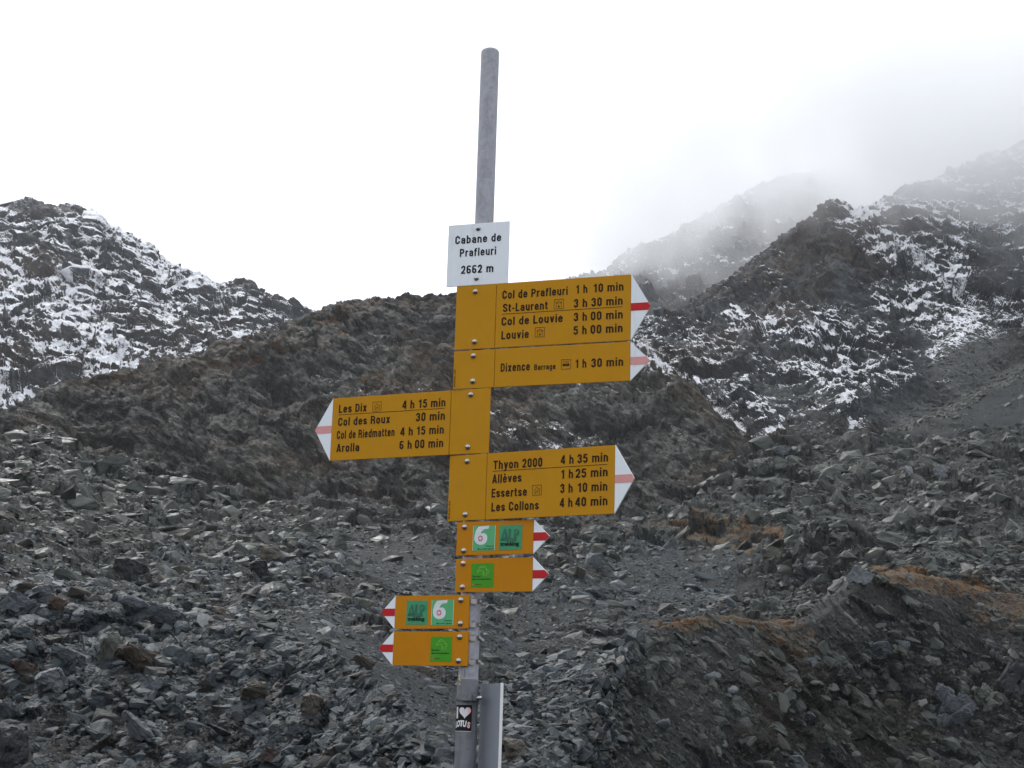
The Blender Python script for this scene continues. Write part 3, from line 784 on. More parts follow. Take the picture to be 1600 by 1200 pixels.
# bedrock outcrops of the right bank
def outcrop(px, py, wpx, hpx, seed, mk, label, steep=.5):
    """bedrock ribs: many wedged blocks grown into one body"""
    p, n, rr = hit(px, py + hpx * .3)
    m = rr / F; sx, sz = wpx * m, hpx * m
    rs = np.random.RandomState(seed); cos_, faces, base = [], [], 0
    for q_ in range(22):
        src = finer[rs.randint(len(finer))] if q_ < 12 else block[rs.randint(len(block))]
        co = np.zeros(len(src.vertices) * 3, np.float32); src.vertices.foreach_get('co', co); co = co.reshape(-1, 3)
        u = rs.uniform(-.42, .42); v = rs.uniform(-.38, .30) * (1 - abs(u) * 1.1)
        sc_ = rs.uniform(.16, .34) * (1 if q_ < 12 else .5)
        R3 = np.array((Euler((rs.normal(0, .25), steep + rs.normal(0, .22), rs.uniform(-.5, .5))).to_matrix()))
        co = (co * np.array([sx * sc_ * 1.0, sx * sc_ * 1.2, sz * sc_ * 2.6])) @ R3.T
        co += np.array([u * sx, abs(u) * sx * .3 + v * sx * .35 + rs.normal(0, .03) * sx, v * sz])
        cos_.append(co); faces += [tuple(base + i for i in f.vertices) for f in src.polygons]; base += len(co)
    me = bpy.data.meshes.new('rock_outcrop'); me.from_pydata([tuple(c) for c in np.concatenate(cos_)], [], faces); me.materials.append(H[mk])
    o = bpy.data.objects.new('rock_outcrop', me); C.objects.link(o)
    a = math.atan2(p[0], p[1]); o.rotation_euler = (0, 0, -a)
    o.location = p + np.array([0, 0, hpx * .20 * m]) + np.array([math.sin(a), math.cos(a), 0]) * sx * .12
    tag(o, label, 'rock outcrop')
outcrop(1322, 1090, 130, 72, 41, 'green', 'broad layered outcrop in the middle of the right bank')
outcrop(1470, 1098, 90, 86, 42, 'blue', 'tall blue grey outcrop with a smooth face on the right bank')
outcrop(1540, 1090, 52, 62, 43, 'green', 'greenish grey outcrop right of the tall one')
outcrop(1590, 1060, 50, 90, 44, 'dark', 'dark outcrop at the right edge of the picture')
outcrop(1240, 1118, 70, 34, 45, 'dark', 'low outcrop left of the broad layered one')
outcrop(1290, 893, 96, 58, 46, 'dark', 'dark rock knoll behind the right bank with orange turf beside it')

# ------------------------------------------------------------------ signpost
PT = Vector((-0.1082222, 4.4632080, 4.0628920)); PB = Vector((-0.0972721, 4.5862765, 1.8274688))
AX = Vector((-0.00489097, -0.05496987, 0.99847604))
ZAX_LOW = -0.62                                     # post goes on below the picture, down to the ground
def post_frame(yaw):
    h = Vector((math.cos(yaw), math.sin(yaw), 0)); h -= AX * h.dot(AX); h.normalize()
    n = AX.cross(h)                                 # away from the viewer
    if n.y < 0: n = -n
    return h, n
def frame_matrix(yaw, v=0.0):
    h, n = post_frame(yaw); m = Matrix.Identity(4)
    o = PB + AX * v
    for i in range(3): m[i][0], m[i][1], m[i][2], m[i][3] = h[i], n[i], AX[i], o[i]
    return m

m_galv = None
def galv(name='galvanised_steel_with_glare', g=1.0):
    k = NT(name); tc = k.n('ShaderNodeTexCoord').outputs['Object']
    mp = k.n('ShaderNodeMapping'); mp.inputs['Scale'].default_value = (1, 1, .35); k.l(tc, mp.inputs['Vector'])
    n1 = k.noise(mp.outputs[0], 28, 5, .6, .3); n2 = k.noise(mp.outputs[0], 180, 3, .6)
    vo = k.n('ShaderNodeTexVoronoi'); vo.inputs['Scale'].default_value = 90; k.l(tc, vo.inputs['Vector'])
    bw = k.n('ShaderNodeRGBToBW'); k.l(vo.outputs['Color'], bw.inputs[0])
    t = k.math('ADD', n1, k.math('MULTIPLY', bw.outputs[0], .18))
    c = k.mix(k.ramp(t, .42, .78), (.25 * g, .26 * g, .29 * g), (.38 * g, .39 * g, .43 * g))
    c = k.mix(k.ramp(n2, .64, .76, 0, .5), c, (.5 * g, .51 * g, .54 * g))
    k.l(c, k.b.inputs['Base Color']); k.b.inputs['Metallic'].default_value = .2
    k.l(k.ramp(t, .4, .8, .42, .62), k.b.inputs['Roughness'])
    b = k.n('ShaderNodeBump'); b.inputs['Strength'].default_value = .25; b.inputs['Distance'].default_value = .001
    k.l(n1, b.inputs['Height']); k.l(b.outputs[0], k.b.inputs['Normal'])
    return k.m
m_galv = galv(); m_galv2 = galv('darker_galvanised_steel', .52)  # pole colour lightened to paint in sky glare; sleeve copy of the steel kept darker
m_yel = simple_mat('sign_yellow', (.4819, .2291, .0032), .5, var=.03, scale=14, bump=.03, spec=.15)
m_yel2 = simple_mat('sign_orange_yellow', (.4898, .1935, .0024), .5, var=.03, scale=14, bump=.03, spec=.15)
m_white = simple_mat('sign_white', (.7396, .7912, .8342), .35, var=.015, scale=10)
m_red = simple_mat('stripe_red', (.4740, .0158, .0198), .42, var=.05, scale=20, spec=.2)
m_pink = simple_mat('stripe_faded_red', (.6320, .2844, .2686), .42, var=.04, scale=20)
m_ink = simple_mat('lettering_dark', (.025, .012, .005), .6, var=.2, scale=60, spec=.15)
m_black = simple_mat('print_black', (.012, .012, .012), .6, spec=.15)
m_steel = simple_mat('bolt_steel', (.42, .41, .41), .28, .9, var=.1, scale=200)
m_band = simple_mat('band_steel', (.40, .38, .37), .32, .85, var=.12, scale=120)
m_alu = simple_mat('brushed_aluminium', (.33, .36, .41), .45, .55, var=.05, scale=8)
m_edge = simple_mat('cut_edge_aluminium', (.9, .9, .9), .3, .3, var=.02)
m_dring = simple_mat('clamp_dark_steel', (.16, .17, .18), .5, .5, var=.2, scale=80)
m_g6 = simple_mat('sticker_mint_green', (.0948, .3950, .1738), .45, var=.03, spec=.2)
m_galp = simple_mat('sticker_sea_green', (.0553, .2844, .1343), .45, var=.04, spec=.2)
m_gib = simple_mat('sticker_leaf_green', (.0592, .2844, .0158), .45, var=.04, spec=.2)
m_gdk = simple_mat('print_dark_green', (.02, .13, .075), .5, var=.1)
m_glt = simple_mat('print_pale_green', (.22, .50, .09), .5)
m_pw = simple_mat('print_white', (.6478, .6636, .6952), .45)
m_pr = simple_mat('print_red', (.5372, .0711, .0632), .45)
m_cream = simple_mat('sticker_edge_cream', (.8, .85, .6), .45)
m_dash = simple_mat('paint_yellow', (.65, .60, .10), .5)
m_hpink = simple_mat('print_pink', (.80, .45, .45), .45)

def box_bm(bm, x0, x1, y0, y1, z0, z1, bevel=0.0):
    vs = [bm.verts.new((x, y, z)) for z in (z0, z1) for y in (y0, y1) for x in (x0, x1)]
    fs = [bm.faces.new([vs[i] for i in f]) for f in ((0, 2, 3, 1), (4, 5, 7, 6), (0, 1, 5, 4), (2, 6, 7, 3), (0, 4, 6, 2), (1, 3, 7, 5))]
    if bevel:
        es = list({e for f in fs for e in f.edges}); bmesh.ops.bevel(bm, geom=es, offset=bevel, segments=2, affect='EDGES')
def box(name, x0, x1, y0, y1, z0, z1, mat, parent, bevel=0.0):
    bm = bmesh.new(); box_bm(bm, x0, x1, y0, y1, z0, z1, bevel); return link(name, bm_mesh(bm, name), mat, parent)
def prism(name, pts, y0, y1, mat, parent, bevel=0):
    """flat outline in x,z pushed from y0 (front) to y1 (back)"""
    bm = bmesh.new()
    f = [bm.verts.new((x, y0, z)) for x, z in pts]; b = [bm.verts.new((x, y1, z)) for x, z in pts]
    bm.faces.new(f); bm.faces.new(b[::-1]); n = len(pts)
    for i in range(n): bm.faces.new((f[i], b[i], b[(i + 1) % n], f[(i + 1) % n]))
    bmesh.ops.recalc_face_normals(bm, faces=bm.faces)
    return link(name, bm_mesh(bm, name), mat, parent)
def tube(name, r, z0, z1, mat, parent, seg=48, cap_r=None, x=0, y=0):
    bm = bmesh.new(); rings = [(r, z0), (r, z0 + .002), (r, z1 - .002), (r, z1)]
    if cap_r: rings = [(r, z0), (r, z0 + .002), (r, z1 - .010), (r, z1 - .006), (r * .97, z1 - .002), (r * .86, z1 + .002), (r * .5, z1 + .005), (r * .1, z1 + .006)]
    vs = [[bm.verts.new((x + rr * math.cos(2 * math.pi * i / seg), y + rr * math.sin(2 * math.pi * i / seg), z)) for i in range(seg)] for rr, z in rings]
    for a, b in zip(vs, vs[1:]):
        for i in range(seg): bm.faces.new((a[i], a[(i + 1) % seg], b[(i + 1) % seg], b[i]))
    bm.faces.new(vs[0][::-1]); bm.faces.new(vs[-1])
    me = bm_mesh(bm, name)
    me.polygons.foreach_set('use_smooth', [len(p.vertices) == 4 for p in me.polygons])
    return link(name, me, mat, parent)

def fillet(pts, rad_, closed=False):
    """round the corners of a polyline"""
    P_ = [Vector(p) for p in pts]; n = len(P_); out = []
    for i, p in enumerate(P_):
        if not closed and i in (0, n - 1): out.append(p); continue
        a, b = P_[i - 1], P_[(i + 1) % n]
        da, db = a - p, b - p
        ra = min(rad_, da.length * (.5 if closed or i > 1 else .98), db.length * (.5 if closed or i < n - 2 else .98))
        if ra < .02: out.append(p); continue
        s_, e_ = p + da.normalized() * ra, p + db.normalized() * ra
        for k in range(7):
            t_ = k / 6; q_ = s_ * (1 - t_) ** 2 + p * (2 * t_ * (1 - t_) * .86) + e_ * t_ ** 2
            q_ += (s_ + e_) * (t_ * (1 - t_) * .14); out.append(q_)
    if closed: out.append(out[0].copy())
    return out
def _glyphs():
    l, T_, B_, X_c = .095, .91, .09, .65
    G = {}
    def g(ch, w_, *st): G[ch] = (w_, st)
    R5 = .50 - l; R6 = .56 - l
    box_ = lambda R, top: [(l, B_), (R, B_), (R, top), (l, top)]
    g('C', .56, (.24, [(R6, .64), (R6, T_), (l, T_), (l, B_), (R6, B_), (R6, .36)])); g('c', .48, (.2, [(.385, .48), (.385, X_c), (l, X_c), (l, B_), (.385, B_), (.385, .26)]))
    g('o', .50, (.2, box_(R5, X_c), 1)); g('0', .50, (.2, box_(R5, T_), 1)); g('l', .19, (0, [(.095, 0), (.095, 1)]))
    g('d', .50, (.2, [(R5, X_c), (l, X_c), (l, B_), (R5, B_)]), (0, [(R5, 0), (R5, 1)]))
    e = ((0, [(l, .38), (R5, .38)]), (.2, [(R5, .32), (R5, X_c), (l, X_c), (l, B_), (R5, B_), (R5, .24)])); g('e', .50, *e); g('è', .50, *e, (0, [(.15, 1.02), (.29, .84)]))
    g('P', .55, (0, [(l, 0), (l, 1)]), (.2, [(l, T_), (.455, T_), (.455, .46), (l, .46)])); g('R', .57, (0, [(l, 0), (l, 1)]), (.2, [(l, T_), (.46, T_), (.46, .50), (l, .50)]), (.12, [(.2, .50), (.465, .46), (.475, 0)]))
    g('r', .34, (0, [(l, 0), (l, .74)]), (.16, [(l, .44), (l, .645), (.34, .645)])); g('n', .50, (0, [(l, 0), (l, .74)]), (.2, [(l, X_c), (R5, X_c), (R5, 0)])); g('h', .50, (0, [(l, 0), (l, 1)]), (.2, [(l, X_c), (R5, X_c), (R5, 0)]))
    g('a', .50, (.18, [(l, .50), (l, X_c), (R5, X_c), (R5, 0)]), (.15, [(R5, .40), (l, .40), (l, B_), (R5, B_)])); g('f', .33, (.13, [(.13, 0), (.13, T_), (.33, T_)]), (0, [(0, .655), (.31, .655)]))
    g('u', .50, (.2, [(l, .74), (l, B_), (R5, B_)]), (0, [(R5, 0), (R5, .74)])); g('i', .19, (0, [(.095, 0), (.095, .74)]), (0, [(.095, .84), (.095, 1)]))
    g('1', .44, (0, [(.29, 0), (.29, 1)]), (0, [(.31, .85), (.06, .76)])); g('m', .80, (0, [(l, 0), (l, .74)]), (.17, [(l, X_c), (.40, X_c), (.40, 0)]), (.17, [(.40, X_c), (.705, X_c), (.705, 0)]))
    g('S', .55, (.18, [(.455, .68), (.455, T_), (l, T_), (l, .56), (.455, .44), (.455, B_), (l, B_), (l, .32)])); g('s', .46, (.14, [(.365, .50), (.365, X_c), (l, X_c), (l, .41), (.365, .33), (.365, B_), (l, B_), (l, .24)]))
    g('t', .33, (.12, [(.13, .92), (.13, B_), (.33, B_)]), (0, [(0, .655), (.31, .655)])); g('-', .30, (0, [(.02, .38), (.28, .38)])); g('L', .47, (0, [(l, 1), (l, 0)]), (0, [(l, B_), (.47, B_)]))
    g('3', .50, (.18, [(l, .70), (l, T_), (R5, T_), (R5, .53), (.2, .53)]), (.18, [(.2, .53), (R5, .53), (R5, B_), (l, B_), (l, .30)])); g('v', .48, (0, [(.08, .74), (.24, .03)]), (0, [(.40, .74), (.24, .03)]))
    g('5', .50, (0, [(.46, T_), (.11, T_)]), (0, [(.13, .95), (.10, .50)]), (.18, [(l, .50), (l, .60), (R5, .60), (R5, B_), (l, B_), (l, .29)])); g('D', .56, (0, [(l, 0), (l, 1)]), (.24, [(l, T_), (R6, T_), (R6, B_), (l, B_)]))
    g('x', .48, (0, [(.08, 0), (.40, .74)]), (0, [(.08, .74), (.40, 0)])); g('B', .56, (0, [(l, 0), (l, 1)]), (.18, [(l, T_), (.45, T_), (.45, .52), (l, .52)]), (.18, [(l, .52), (R6, .52), (R6, B_), (l, B_)]))
    g('b', .50, (.2, [(l, X_c), (R5, X_c), (R5, B_), (l, B_)]), (0, [(l, 0), (l, 1)]))
    g('g', .50, (.2, [(R5, X_c), (l, X_c), (l, B_), (R5, B_)]), (.16, [(R5, .74), (R5, -.19), (l, -.19), (l, -.06)])); g('4', .52, (0, [(.37, 0), (.37, 1)]), (0, [(.34, .97), (.06, .28)]), (0, [(.02, .26), (.52, .26)]))
    g('A', .58, (0, [(.08, 0), (.28, 1)]), (0, [(.50, 0), (.30, 1)]), (0, [(.14, .27), (.44, .27)])); g('6', .50, (.19, [(R5, .80), (R5, T_), (l, T_), (l, B_), (R5, B_), (R5, .53), (l, .53)]))
    g('T', .52, (0, [(0, T_), (.52, T_)]), (0, [(.26, 0), (.26, 1)])); g('y', .48, (0, [(.08, .74), (.25, .04)]), (.1, [(.40, .74), (.20, -.20), (.04, -.20)]))
    g('2', .50, (.19, [(l, .68), (l, T_), (R5, T_), (R5, .54), (.11, .12)]), (0, [(.02, B_), (.49, B_)])); g('E', .48, (0, [(l, 0), (l, 1)]), (0, [(l, T_), (.48, T_)]), (0, [(l, .51), (.45, .51)]), (0, [(l, B_), (.48, B_)])); g('k', .48, (0, [(l, 0), (l, 1)]), (0, [(.42, .74), (.13, .34)]), (0, [(.20, .42), (.43, 0)]))
    return G
GLY = _glyphs()
def sign_text(s, x0, x1, base, cap, y, mat, parent, wt=.172):
    """condensed bold sign lettering: every stroke a flat ribbon, a hair in front of the one before"""
    vs, fs, x, k = [], [], 0.0, 0
    for ch in s:
        if ch == ' ': x += .34; continue
        w_, sts = GLY[ch]
        for st_ in sts:
            pl = fillet(st_[1], st_[0], len(st_) > 2) if st_[0] else [Vector(p) for p in st_[1]]
            b = len(vs); n_ = len(pl); cl = len(st_) > 2
            for i, p in enumerate(pl):
                q0 = pl[i - 1] if i else (pl[-2] if cl else None); q1 = pl[i + 1] if i < n_ - 1 else (pl[1] if cl else None)
                d0 = (p - q0).normalized() if q0 is not None else (q1 - p).normalized(); d1 = (q1 - p).normalized() if q1 is not None else d0
                d = d0 + d1; d = d.normalized() if d.length > 1e-4 else d0
                nn_ = Vector((-d.y, d.x)) * wt / 2 / max(.5, d.dot(d0))
                vs += [(x + p.x + nn_.x, k, p.y + nn_.y), (x + p.x - nn_.x, k, p.y - nn_.y)]
            for i in range(n_ - 1): fs.append((b + 2 * i, b + 2 * i + 1, b + 2 * i + 3, b + 2 * i + 2))
            k += 1
        x += w_ + .115
    v = np.array(vs, float); xm, xM = v[:, 0].min(), v[:, 0].max()
    out = np.stack([x0 + (v[:, 0] - xm) / (xM - xm) * (x1 - x0), y - (v[:, 1] % 5) * .00004, base + v[:, 2] * cap], -1)
    me = bpy.data.meshes.new('lettering'); me.from_pydata([tuple(q_) for q_ in out], [], fs); return link('lettering', me, mat, parent)

CAPH = None
def text_mesh(s, bold=.028, shear=0.0):
    cu = bpy.data.curves.new('text', 'FONT'); cu.body = s; cu.size = 1.0; cu.offset = bold; cu.shear = shear
    cu.resolution_u = 4; cu.fill_mode = 'FRONT'
    o = bpy.data.objects.new('text', cu); C.objects.link(o)
    dg = bpy.context.evaluated_depsgraph_get()
    me = bpy.data.meshes.new_from_object(o.evaluated_get(dg)); bpy.data.objects.remove(o)
    me.materials.clear()
    co = np.zeros(len(me.vertices) * 3, np.float32); me.vertices.foreach_get('co', co); return me, co.reshape(-1, 3)
_c = text_mesh('H')[1]; CAPH = float(_c[:, 1].max() - _c[:, 1].min()); BASE0 = float(_c[:, 1].min())
def lettering(s, x0, x1, base, cap, y, mat, parent, bold=.028, shear=0.0, name='lettering', wrap=None):
    me, co = text_mesh(s, bold, shear)
    k = cap / CAPH; xs = (co[:, 0] - co[:, 0].min()) / max(1e-6, co[:, 0].max() - co[:, 0].min())
    out = np.stack([x0 + xs * (x1 - x0), np.full(len(co), y), base + (co[:, 1] - BASE0) * k], -1)
    if wrap: out = wrap(out)
    me.vertices.foreach_set('co', out.reshape(-1).astype(np.float32)); me.update()
    return link(name, me, mat, parent)
def flat(name, pts, y, mat, parent, wrap=None):
    me = bpy.data.meshes.new(name); out = np.array([(x, y, z) for x, z in pts])
    if wrap: out = wrap(out)
    me.from_pydata([tuple(v) for v in out], [], [tuple(range(len(pts)))]); return link(name, me, mat, parent)
def stroke(name, lines, wdt, y, mat, parent, wrap=None):
    """drawn lines of constant width, as flat print"""
    vs, fs = [], []
    for pl in lines:
        pl = [Vector(p) for p in pl]; b = len(vs)
        for i, p in enumerate(pl):
            d = (pl[min(i + 1, len(pl) - 1)] - pl[max(i - 1, 0)]).normalized(); n = Vector((-d.y, d.x)) * wdt / 2
            vs += [(p.x + n.x, y, p.y + n.y), (p.x - n.x, y, p.y - n.y)]
        for i in range(len(pl) - 1): fs.append((b + 2 * i, b + 2 * i + 1, b + 2 * i + 3, b + 2 * i + 2))
    if wrap: vs = [tuple(v) for v in wrap(np.array(vs))]
    me = bpy.data.meshes.new(name); me.from_pydata(vs, [], fs); return link(name, me, mat, parent)
def ring_pts(cx, cz, rx, rz, n=24, a0=0, a1=360): return [(cx + rx * math.cos(math.radians(a0 + (a1 - a0) * i / n)), cz + rz * math.sin(math.radians(a0 + (a1 - a0) * i / n))) for i in range(n + 1)]

def bolt(x, z, y, parent):
    bm = bmesh.new()
    prof = [(.0082, 0), (.0084, -.0012), (.0074, -.0022), (.0062, -.0024), (.0060, -.0052), (.0050, -.0064), (.0030, -.0072), (.0001, -.0075)]
    seg = 18; vs = []
    for rr, yy in prof: vs.append([bm.verts.new((x + rr * math.cos(6.28319 * i / seg), y + yy, z + rr * math.sin(6.28319 * i / seg))) for i in range(seg)])
    for a, b in zip(vs, vs[1:]):
        for i in range(seg): bm.faces.new((a[i], a[(i + 1) % seg], b[(i + 1) % seg], b[i]))
    bmesh.ops.recalc_face_normals(bm, faces=bm.faces)
    return link('bolt', bm_mesh(bm, 'bolt', True), m_steel, parent)

YF = -.037                                             # front face of the plates, in front of the post axis
def band(z, parent, side=0, tail=0):
    """steel band round the post that carries a plate"""
    bm = bmesh.new(); seg = 40; rr = .0315
    vs = []
    for zz in (z - .006, z + .006):
        vs.append([bm.verts.new((rr * math.cos(6.28319 * i / seg), rr * math.sin(6.28319 * i / seg), zz)) for i in range(seg)])
    for i in range(seg): bm.faces.new((vs[0][i], vs[0][(i + 1) % seg], vs[1][(i + 1) % seg], vs[1][i]))
    res = bmesh.ops.solidify(bm, geom=list(bm.faces), thickness=.0012)
    # bracket between band and plate
    box_bm(bm, -.018, .018, YF + .0045, -.0300, z - .009, z + .009, .0008)
    if side:
        box_bm(bm, .016, .0335, YF + .0045, YF + .008, z - .011, z + .004, .0006)
        box_bm(bm, .012, .024, YF + .0045, YF + .012, z + .006, z + .0085, .0004)
    o = link('band_clamp', bm_mesh(bm, 'band_clamp'), m_band, parent)
    if tail:
        bm = bmesh.new()
        pts = [(.030, -.008, .004), (.036, -.012, .003), (.044, -.014, -.003), (.052, -.013, -.008)] if tail == 2 else [(.030, -.008, .003), (.036, -.010, .001), (.0385, -.010, -.004)]
        wd = .006 if tail == 2 else .005; prev = None
        for p in pts:
            a, b = bm.verts.new((p[0], p[1], z + p[2] + wd / 2)), bm.verts.new((p[0] - .002, p[1] - .001, z + p[2] - wd / 2))
            if prev: bm.faces.new((prev[0], prev[1], b, a))
            prev = (a, b)
        bmesh.ops.solidify(bm, geom=list(bm.faces), thickness=.0012)
        link('strap_end', bm_mesh(bm, 'strap_end'), m_steel, o)
    return o

def house_icon(x0, z1, s, parent, kind):
    z0 = z1 - s; t = .0012; y = YF - .0006; L = []
    x1 = x0 + s; L.append([(x0, z0), (x1, z0)]); L.append([(x1, z0), (x1, z1)]); L.append([(x1, z1), (x0, z1)]); L.append([(x0, z1), (x0, z0)])
    m = lambda u, v: (x0 + u * s, z0 + v * s)
    if kind == 'hut':
        L += [[m(.22, .5), m(.5, .82)], [m(.5, .82), m(.72, .58)], [m(.28, .5), m(.28, .18)], [m(.28, .18), m(.42, .18)], [m(.42, .18), m(.42, .42)], [m(.42, .42), m(.58, .42)], [m(.6, .2), m(.6, .5)], [m(.78, .12), m(.78, .62)], [m(.72, .58), m(.86, .62)]]
    elif kind == 'stop':
        L += [[m(.15, .62), m(.5, .84)], [m(.5, .84), m(.85, .62)], [m(.15, .62), m(.85, .62)], [m(.24, .62), m(.24, .12)], [m(.76, .62), m(.76, .12)]]
        flat('icon_figure', [m(.44, .14), m(.58, .14), m(.58, .36), m(.44, .36)], y, m_ink, parent)
    else:
        L += [[m(.14, .82), m(.86, .82)]]
        flat('icon_figure', [m(.14, .32), m(.86, .32), m(.86, .46), m(.74, .66), m(.26, .66), m(.14, .5)], y, m_ink, parent)
        stroke('icon_figure', [[m(.3, .56), m(.7, .56)]], .002, y - .0003, m_yel, parent)
    return stroke('hut_icon' if kind != 'bus' else 'bus_icon', L, t, y, m_ink, parent)

def arrow_sign(name, label, group, yaw, x0, x1, z0, z1, tipx, ym, redm, bolts, entries=(), under=None, icons=(), div=None, side=0, tails=(0, 0), stripe=.024, maker=False, tone=None):
    t = bpy.data.objects.new(name, None); C.objects.link(t); t.empty_display_size = .1
    t.matrix_world = frame_matrix(yaw); tag(t, label, 'direction sign', group)
    xa, xb = x0 / 1e3, x1 / 1e3; za, zb = z0 / 1e3, z1 / 1e3; tp = tipx / 1e3; y0, y1 = YF, YF + .0045
    right = tp > xb
    zc = (za + zb) / 2
    if div is not None:
        d = div / 1e3
        a0, a1 = (xa, d - .0007) if right else (d + .0007, xb)
        box('end_panel', a0, a1, y0 + .0004, y1, za, zb, ym, t, .0006)
        b0, b1 = (d + .0007, xb) if right else (xa, d - .0007)
        box('text_panel', b0, b1, y0, y1, za, zb, ym, t, .0006)
        box('joint_strip', d - .0022, d + .0022, y1 + .0004, y1 + .002, za + .002, zb - .002, m_dring, t)
    else:
        box('panel', xa, xb, y0, y1, za, zb, ym, t, .0006)
    e = xb if right else xa; sg = 1 if right else -1
    g = .0008 * sg
    prism('arrow_tip', [(e + g, za), (e + g, zb), (tp, zc)] if sg > 0 else [(e + g, zb), (e + g, za), (tp, zc)], y0, y1, m_white, t)
    hs = stripe / 2; hh = (zb - za) / 2; L_ = abs(tp - e)
    xk = tp - sg * L_ * hs / hh
    flat('tip_stripe', [(e + g, zc - hs), (xk, zc - hs), (tp, zc), (xk, zc + hs), (e + g, zc + hs)][::(1 if sg > 0 else -1)], y0 - .0006, redm, t)
    for bx, bz in bolts: bolt(bx / 1e3, bz / 1e3, y0, t)
    for i, (bx, bz) in enumerate(bolts): band(bz / 1e3, t, side, tails[i])
    for s, a, b, base, cap in entries: sign_text(s, a / 1e3, b / 1e3, base / 1e3, cap / 1e3, y0 - .0006, m_ink, t)
    if under: stroke('underline', [[(under[0] / 1e3, under[2] / 1e3), (under[1] / 1e3, under[2] / 1e3)]], .0016, y0 - .0006, m_ink, t)
    for ix, iz, kd in icons: house_icon(ix / 1e3, iz / 1e3, .0295, t, kd)
    if maker:
        me, co = text_mesh('SIGNAL AG', .02)
        k = .055 / (co[:, 0].max() - co[:, 0].min())
        out = np.stack([xa + .0075 - co[:, 1] * k * .62, np.full(len(co), y0 - .0003), za + .006 + co[:, 0] * k], -1)
        me.vertices.foreach_set('co', out.reshape(-1).astype(np.float32)); me.update(); link('maker_mark', me, m_ink, t)
    return t

rad = math.radians
CP = 26.5
GR = 'large yellow direction signs on the post'; GS = 'small orange yellow route signs on the post'
# name plate
nm = bpy.data.objects.new('name_plate', None); C.objects.link(nm); nm.matrix_world = frame_matrix(rad(-17.5))
tag(nm, 'square white name plate with dark lettering at the top of the stack', 'name plate')
box('panel', -.105, .096, YF, YF + .004, 1.435, 1.637, m_white, nm, .0008)
for bz in (1.620, 1.457): bolt(-.0065, bz, YF, nm); band(bz, nm)
for s, a, b, base in (('Cabane de', -81, 70, 1573), ('Prafleuri', -64, 55, 1530), ('2662 m', -58, 48, 1474)):
    sign_text(s, a / 1e3, b / 1e3, base / 1e3, .0265, YF - .0006, m_black, nm)

arrow_sign('direction_sign', 'topmost yellow arrow sign pointing right with four lines starting Col de Prafleuri', GR, rad(-18.5), -70, 487, 1230, 1435, 548, m_yel, m_red, [(-8, 1414), (-5, 1253)],
    [('Col de Prafleuri', 81, 290, 1384, CP), ('1 h', 316, 352, 1386, CP), ('10 min', 371, 464, 1386, CP), ('St-Laurent', 82, 228, 1342, CP), ('3 h', 310, 352, 1342, CP), ('30 min', 365, 462, 1342, CP),
     ('Col de Louvie', 81, 276, 1299, CP), ('3 h', 311, 352, 1299, CP), ('00 min', 364, 463, 1299, CP), ('Louvie', 82, 170, 1255, CP), ('5 h', 311, 352, 1257, CP), ('00 min', 364, 463, 1257, CP)],
    (81, 462, 1335.5), [(248, 1371, 'stop'), (190, 1286, 'stop')], 61)
arrow_sign('direction_sign', 'narrow yellow arrow sign pointing right, the single line Dixence Barrage', GR, rad(-18.5), -70, 487, 1106, 1226, 547, m_yel, m_pink, [(-7, 1208), (-6, 1128)],
    [('Dixence', 83, 176, 1153, CP), ('Barrage', 190, 257, 1153, 18), ('1 h', 319, 353, 1153, CP), ('30 min', 368, 466, 1153, CP)], None, [(275, 1181, 'bus')], 63, maker=True)
arrow_sign('direction_sign', 'yellow arrow sign pointing left with four lines starting Les Dix', GR, rad(-23), -485, 57, 903, 1104, -545, m_yel, m_pink, [(-8, 1086), (-12, 924)],
    [('Les Dix', -463, -364, 1055, CP), ('4 h', -240, -198, 1055, CP), ('15 min', -184, -92, 1055, CP), ('Col des Roux', -463, -280, 1013, CP), ('30 min', -191, -92, 1013, CP),
     ('Col de Riedmatten', -465, -262, 971, CP), ('4 h', -243, -199, 970, CP), ('15 min', -186, -94, 970, CP), ('Arolla', -464, -383, 929, CP), ('6 h', -243, -201, 928, CP), ('00 min', -190, -94, 928, CP)],
    (-464, -94, 1049), [(-343, 1083, 'hut')], -74)
arrow_sign('direction_sign', 'lowest large yellow arrow sign pointing right, four lines starting Thyon 2000', GR, rad(-27), -70, 473, 700, 900, 534, m_yel, m_pink, [(-10, 880), (-10, 718)],
    [('Thyon 2000', 80, 242, 850, CP), ('4 h', 301, 343, 853, CP), ('35 min', 355, 452, 853, CP), ('Allèves', 78, 177, 808, CP), ('1 h', 304, 342, 810, CP), ('25 min', 350, 451, 810, CP),
     ('Essertse', 77, 194, 765, CP), ('3 h', 302, 342, 768, CP), ('10 min', 358, 451, 768, CP), ('Les Collons', 78, 236, 723, CP), ('4 h', 301, 342, 726, CP), ('40 min', 350, 452, 726, CP)],
    (78, 450, 844.5), [(212, 795, 'hut')], 58, maker=True)

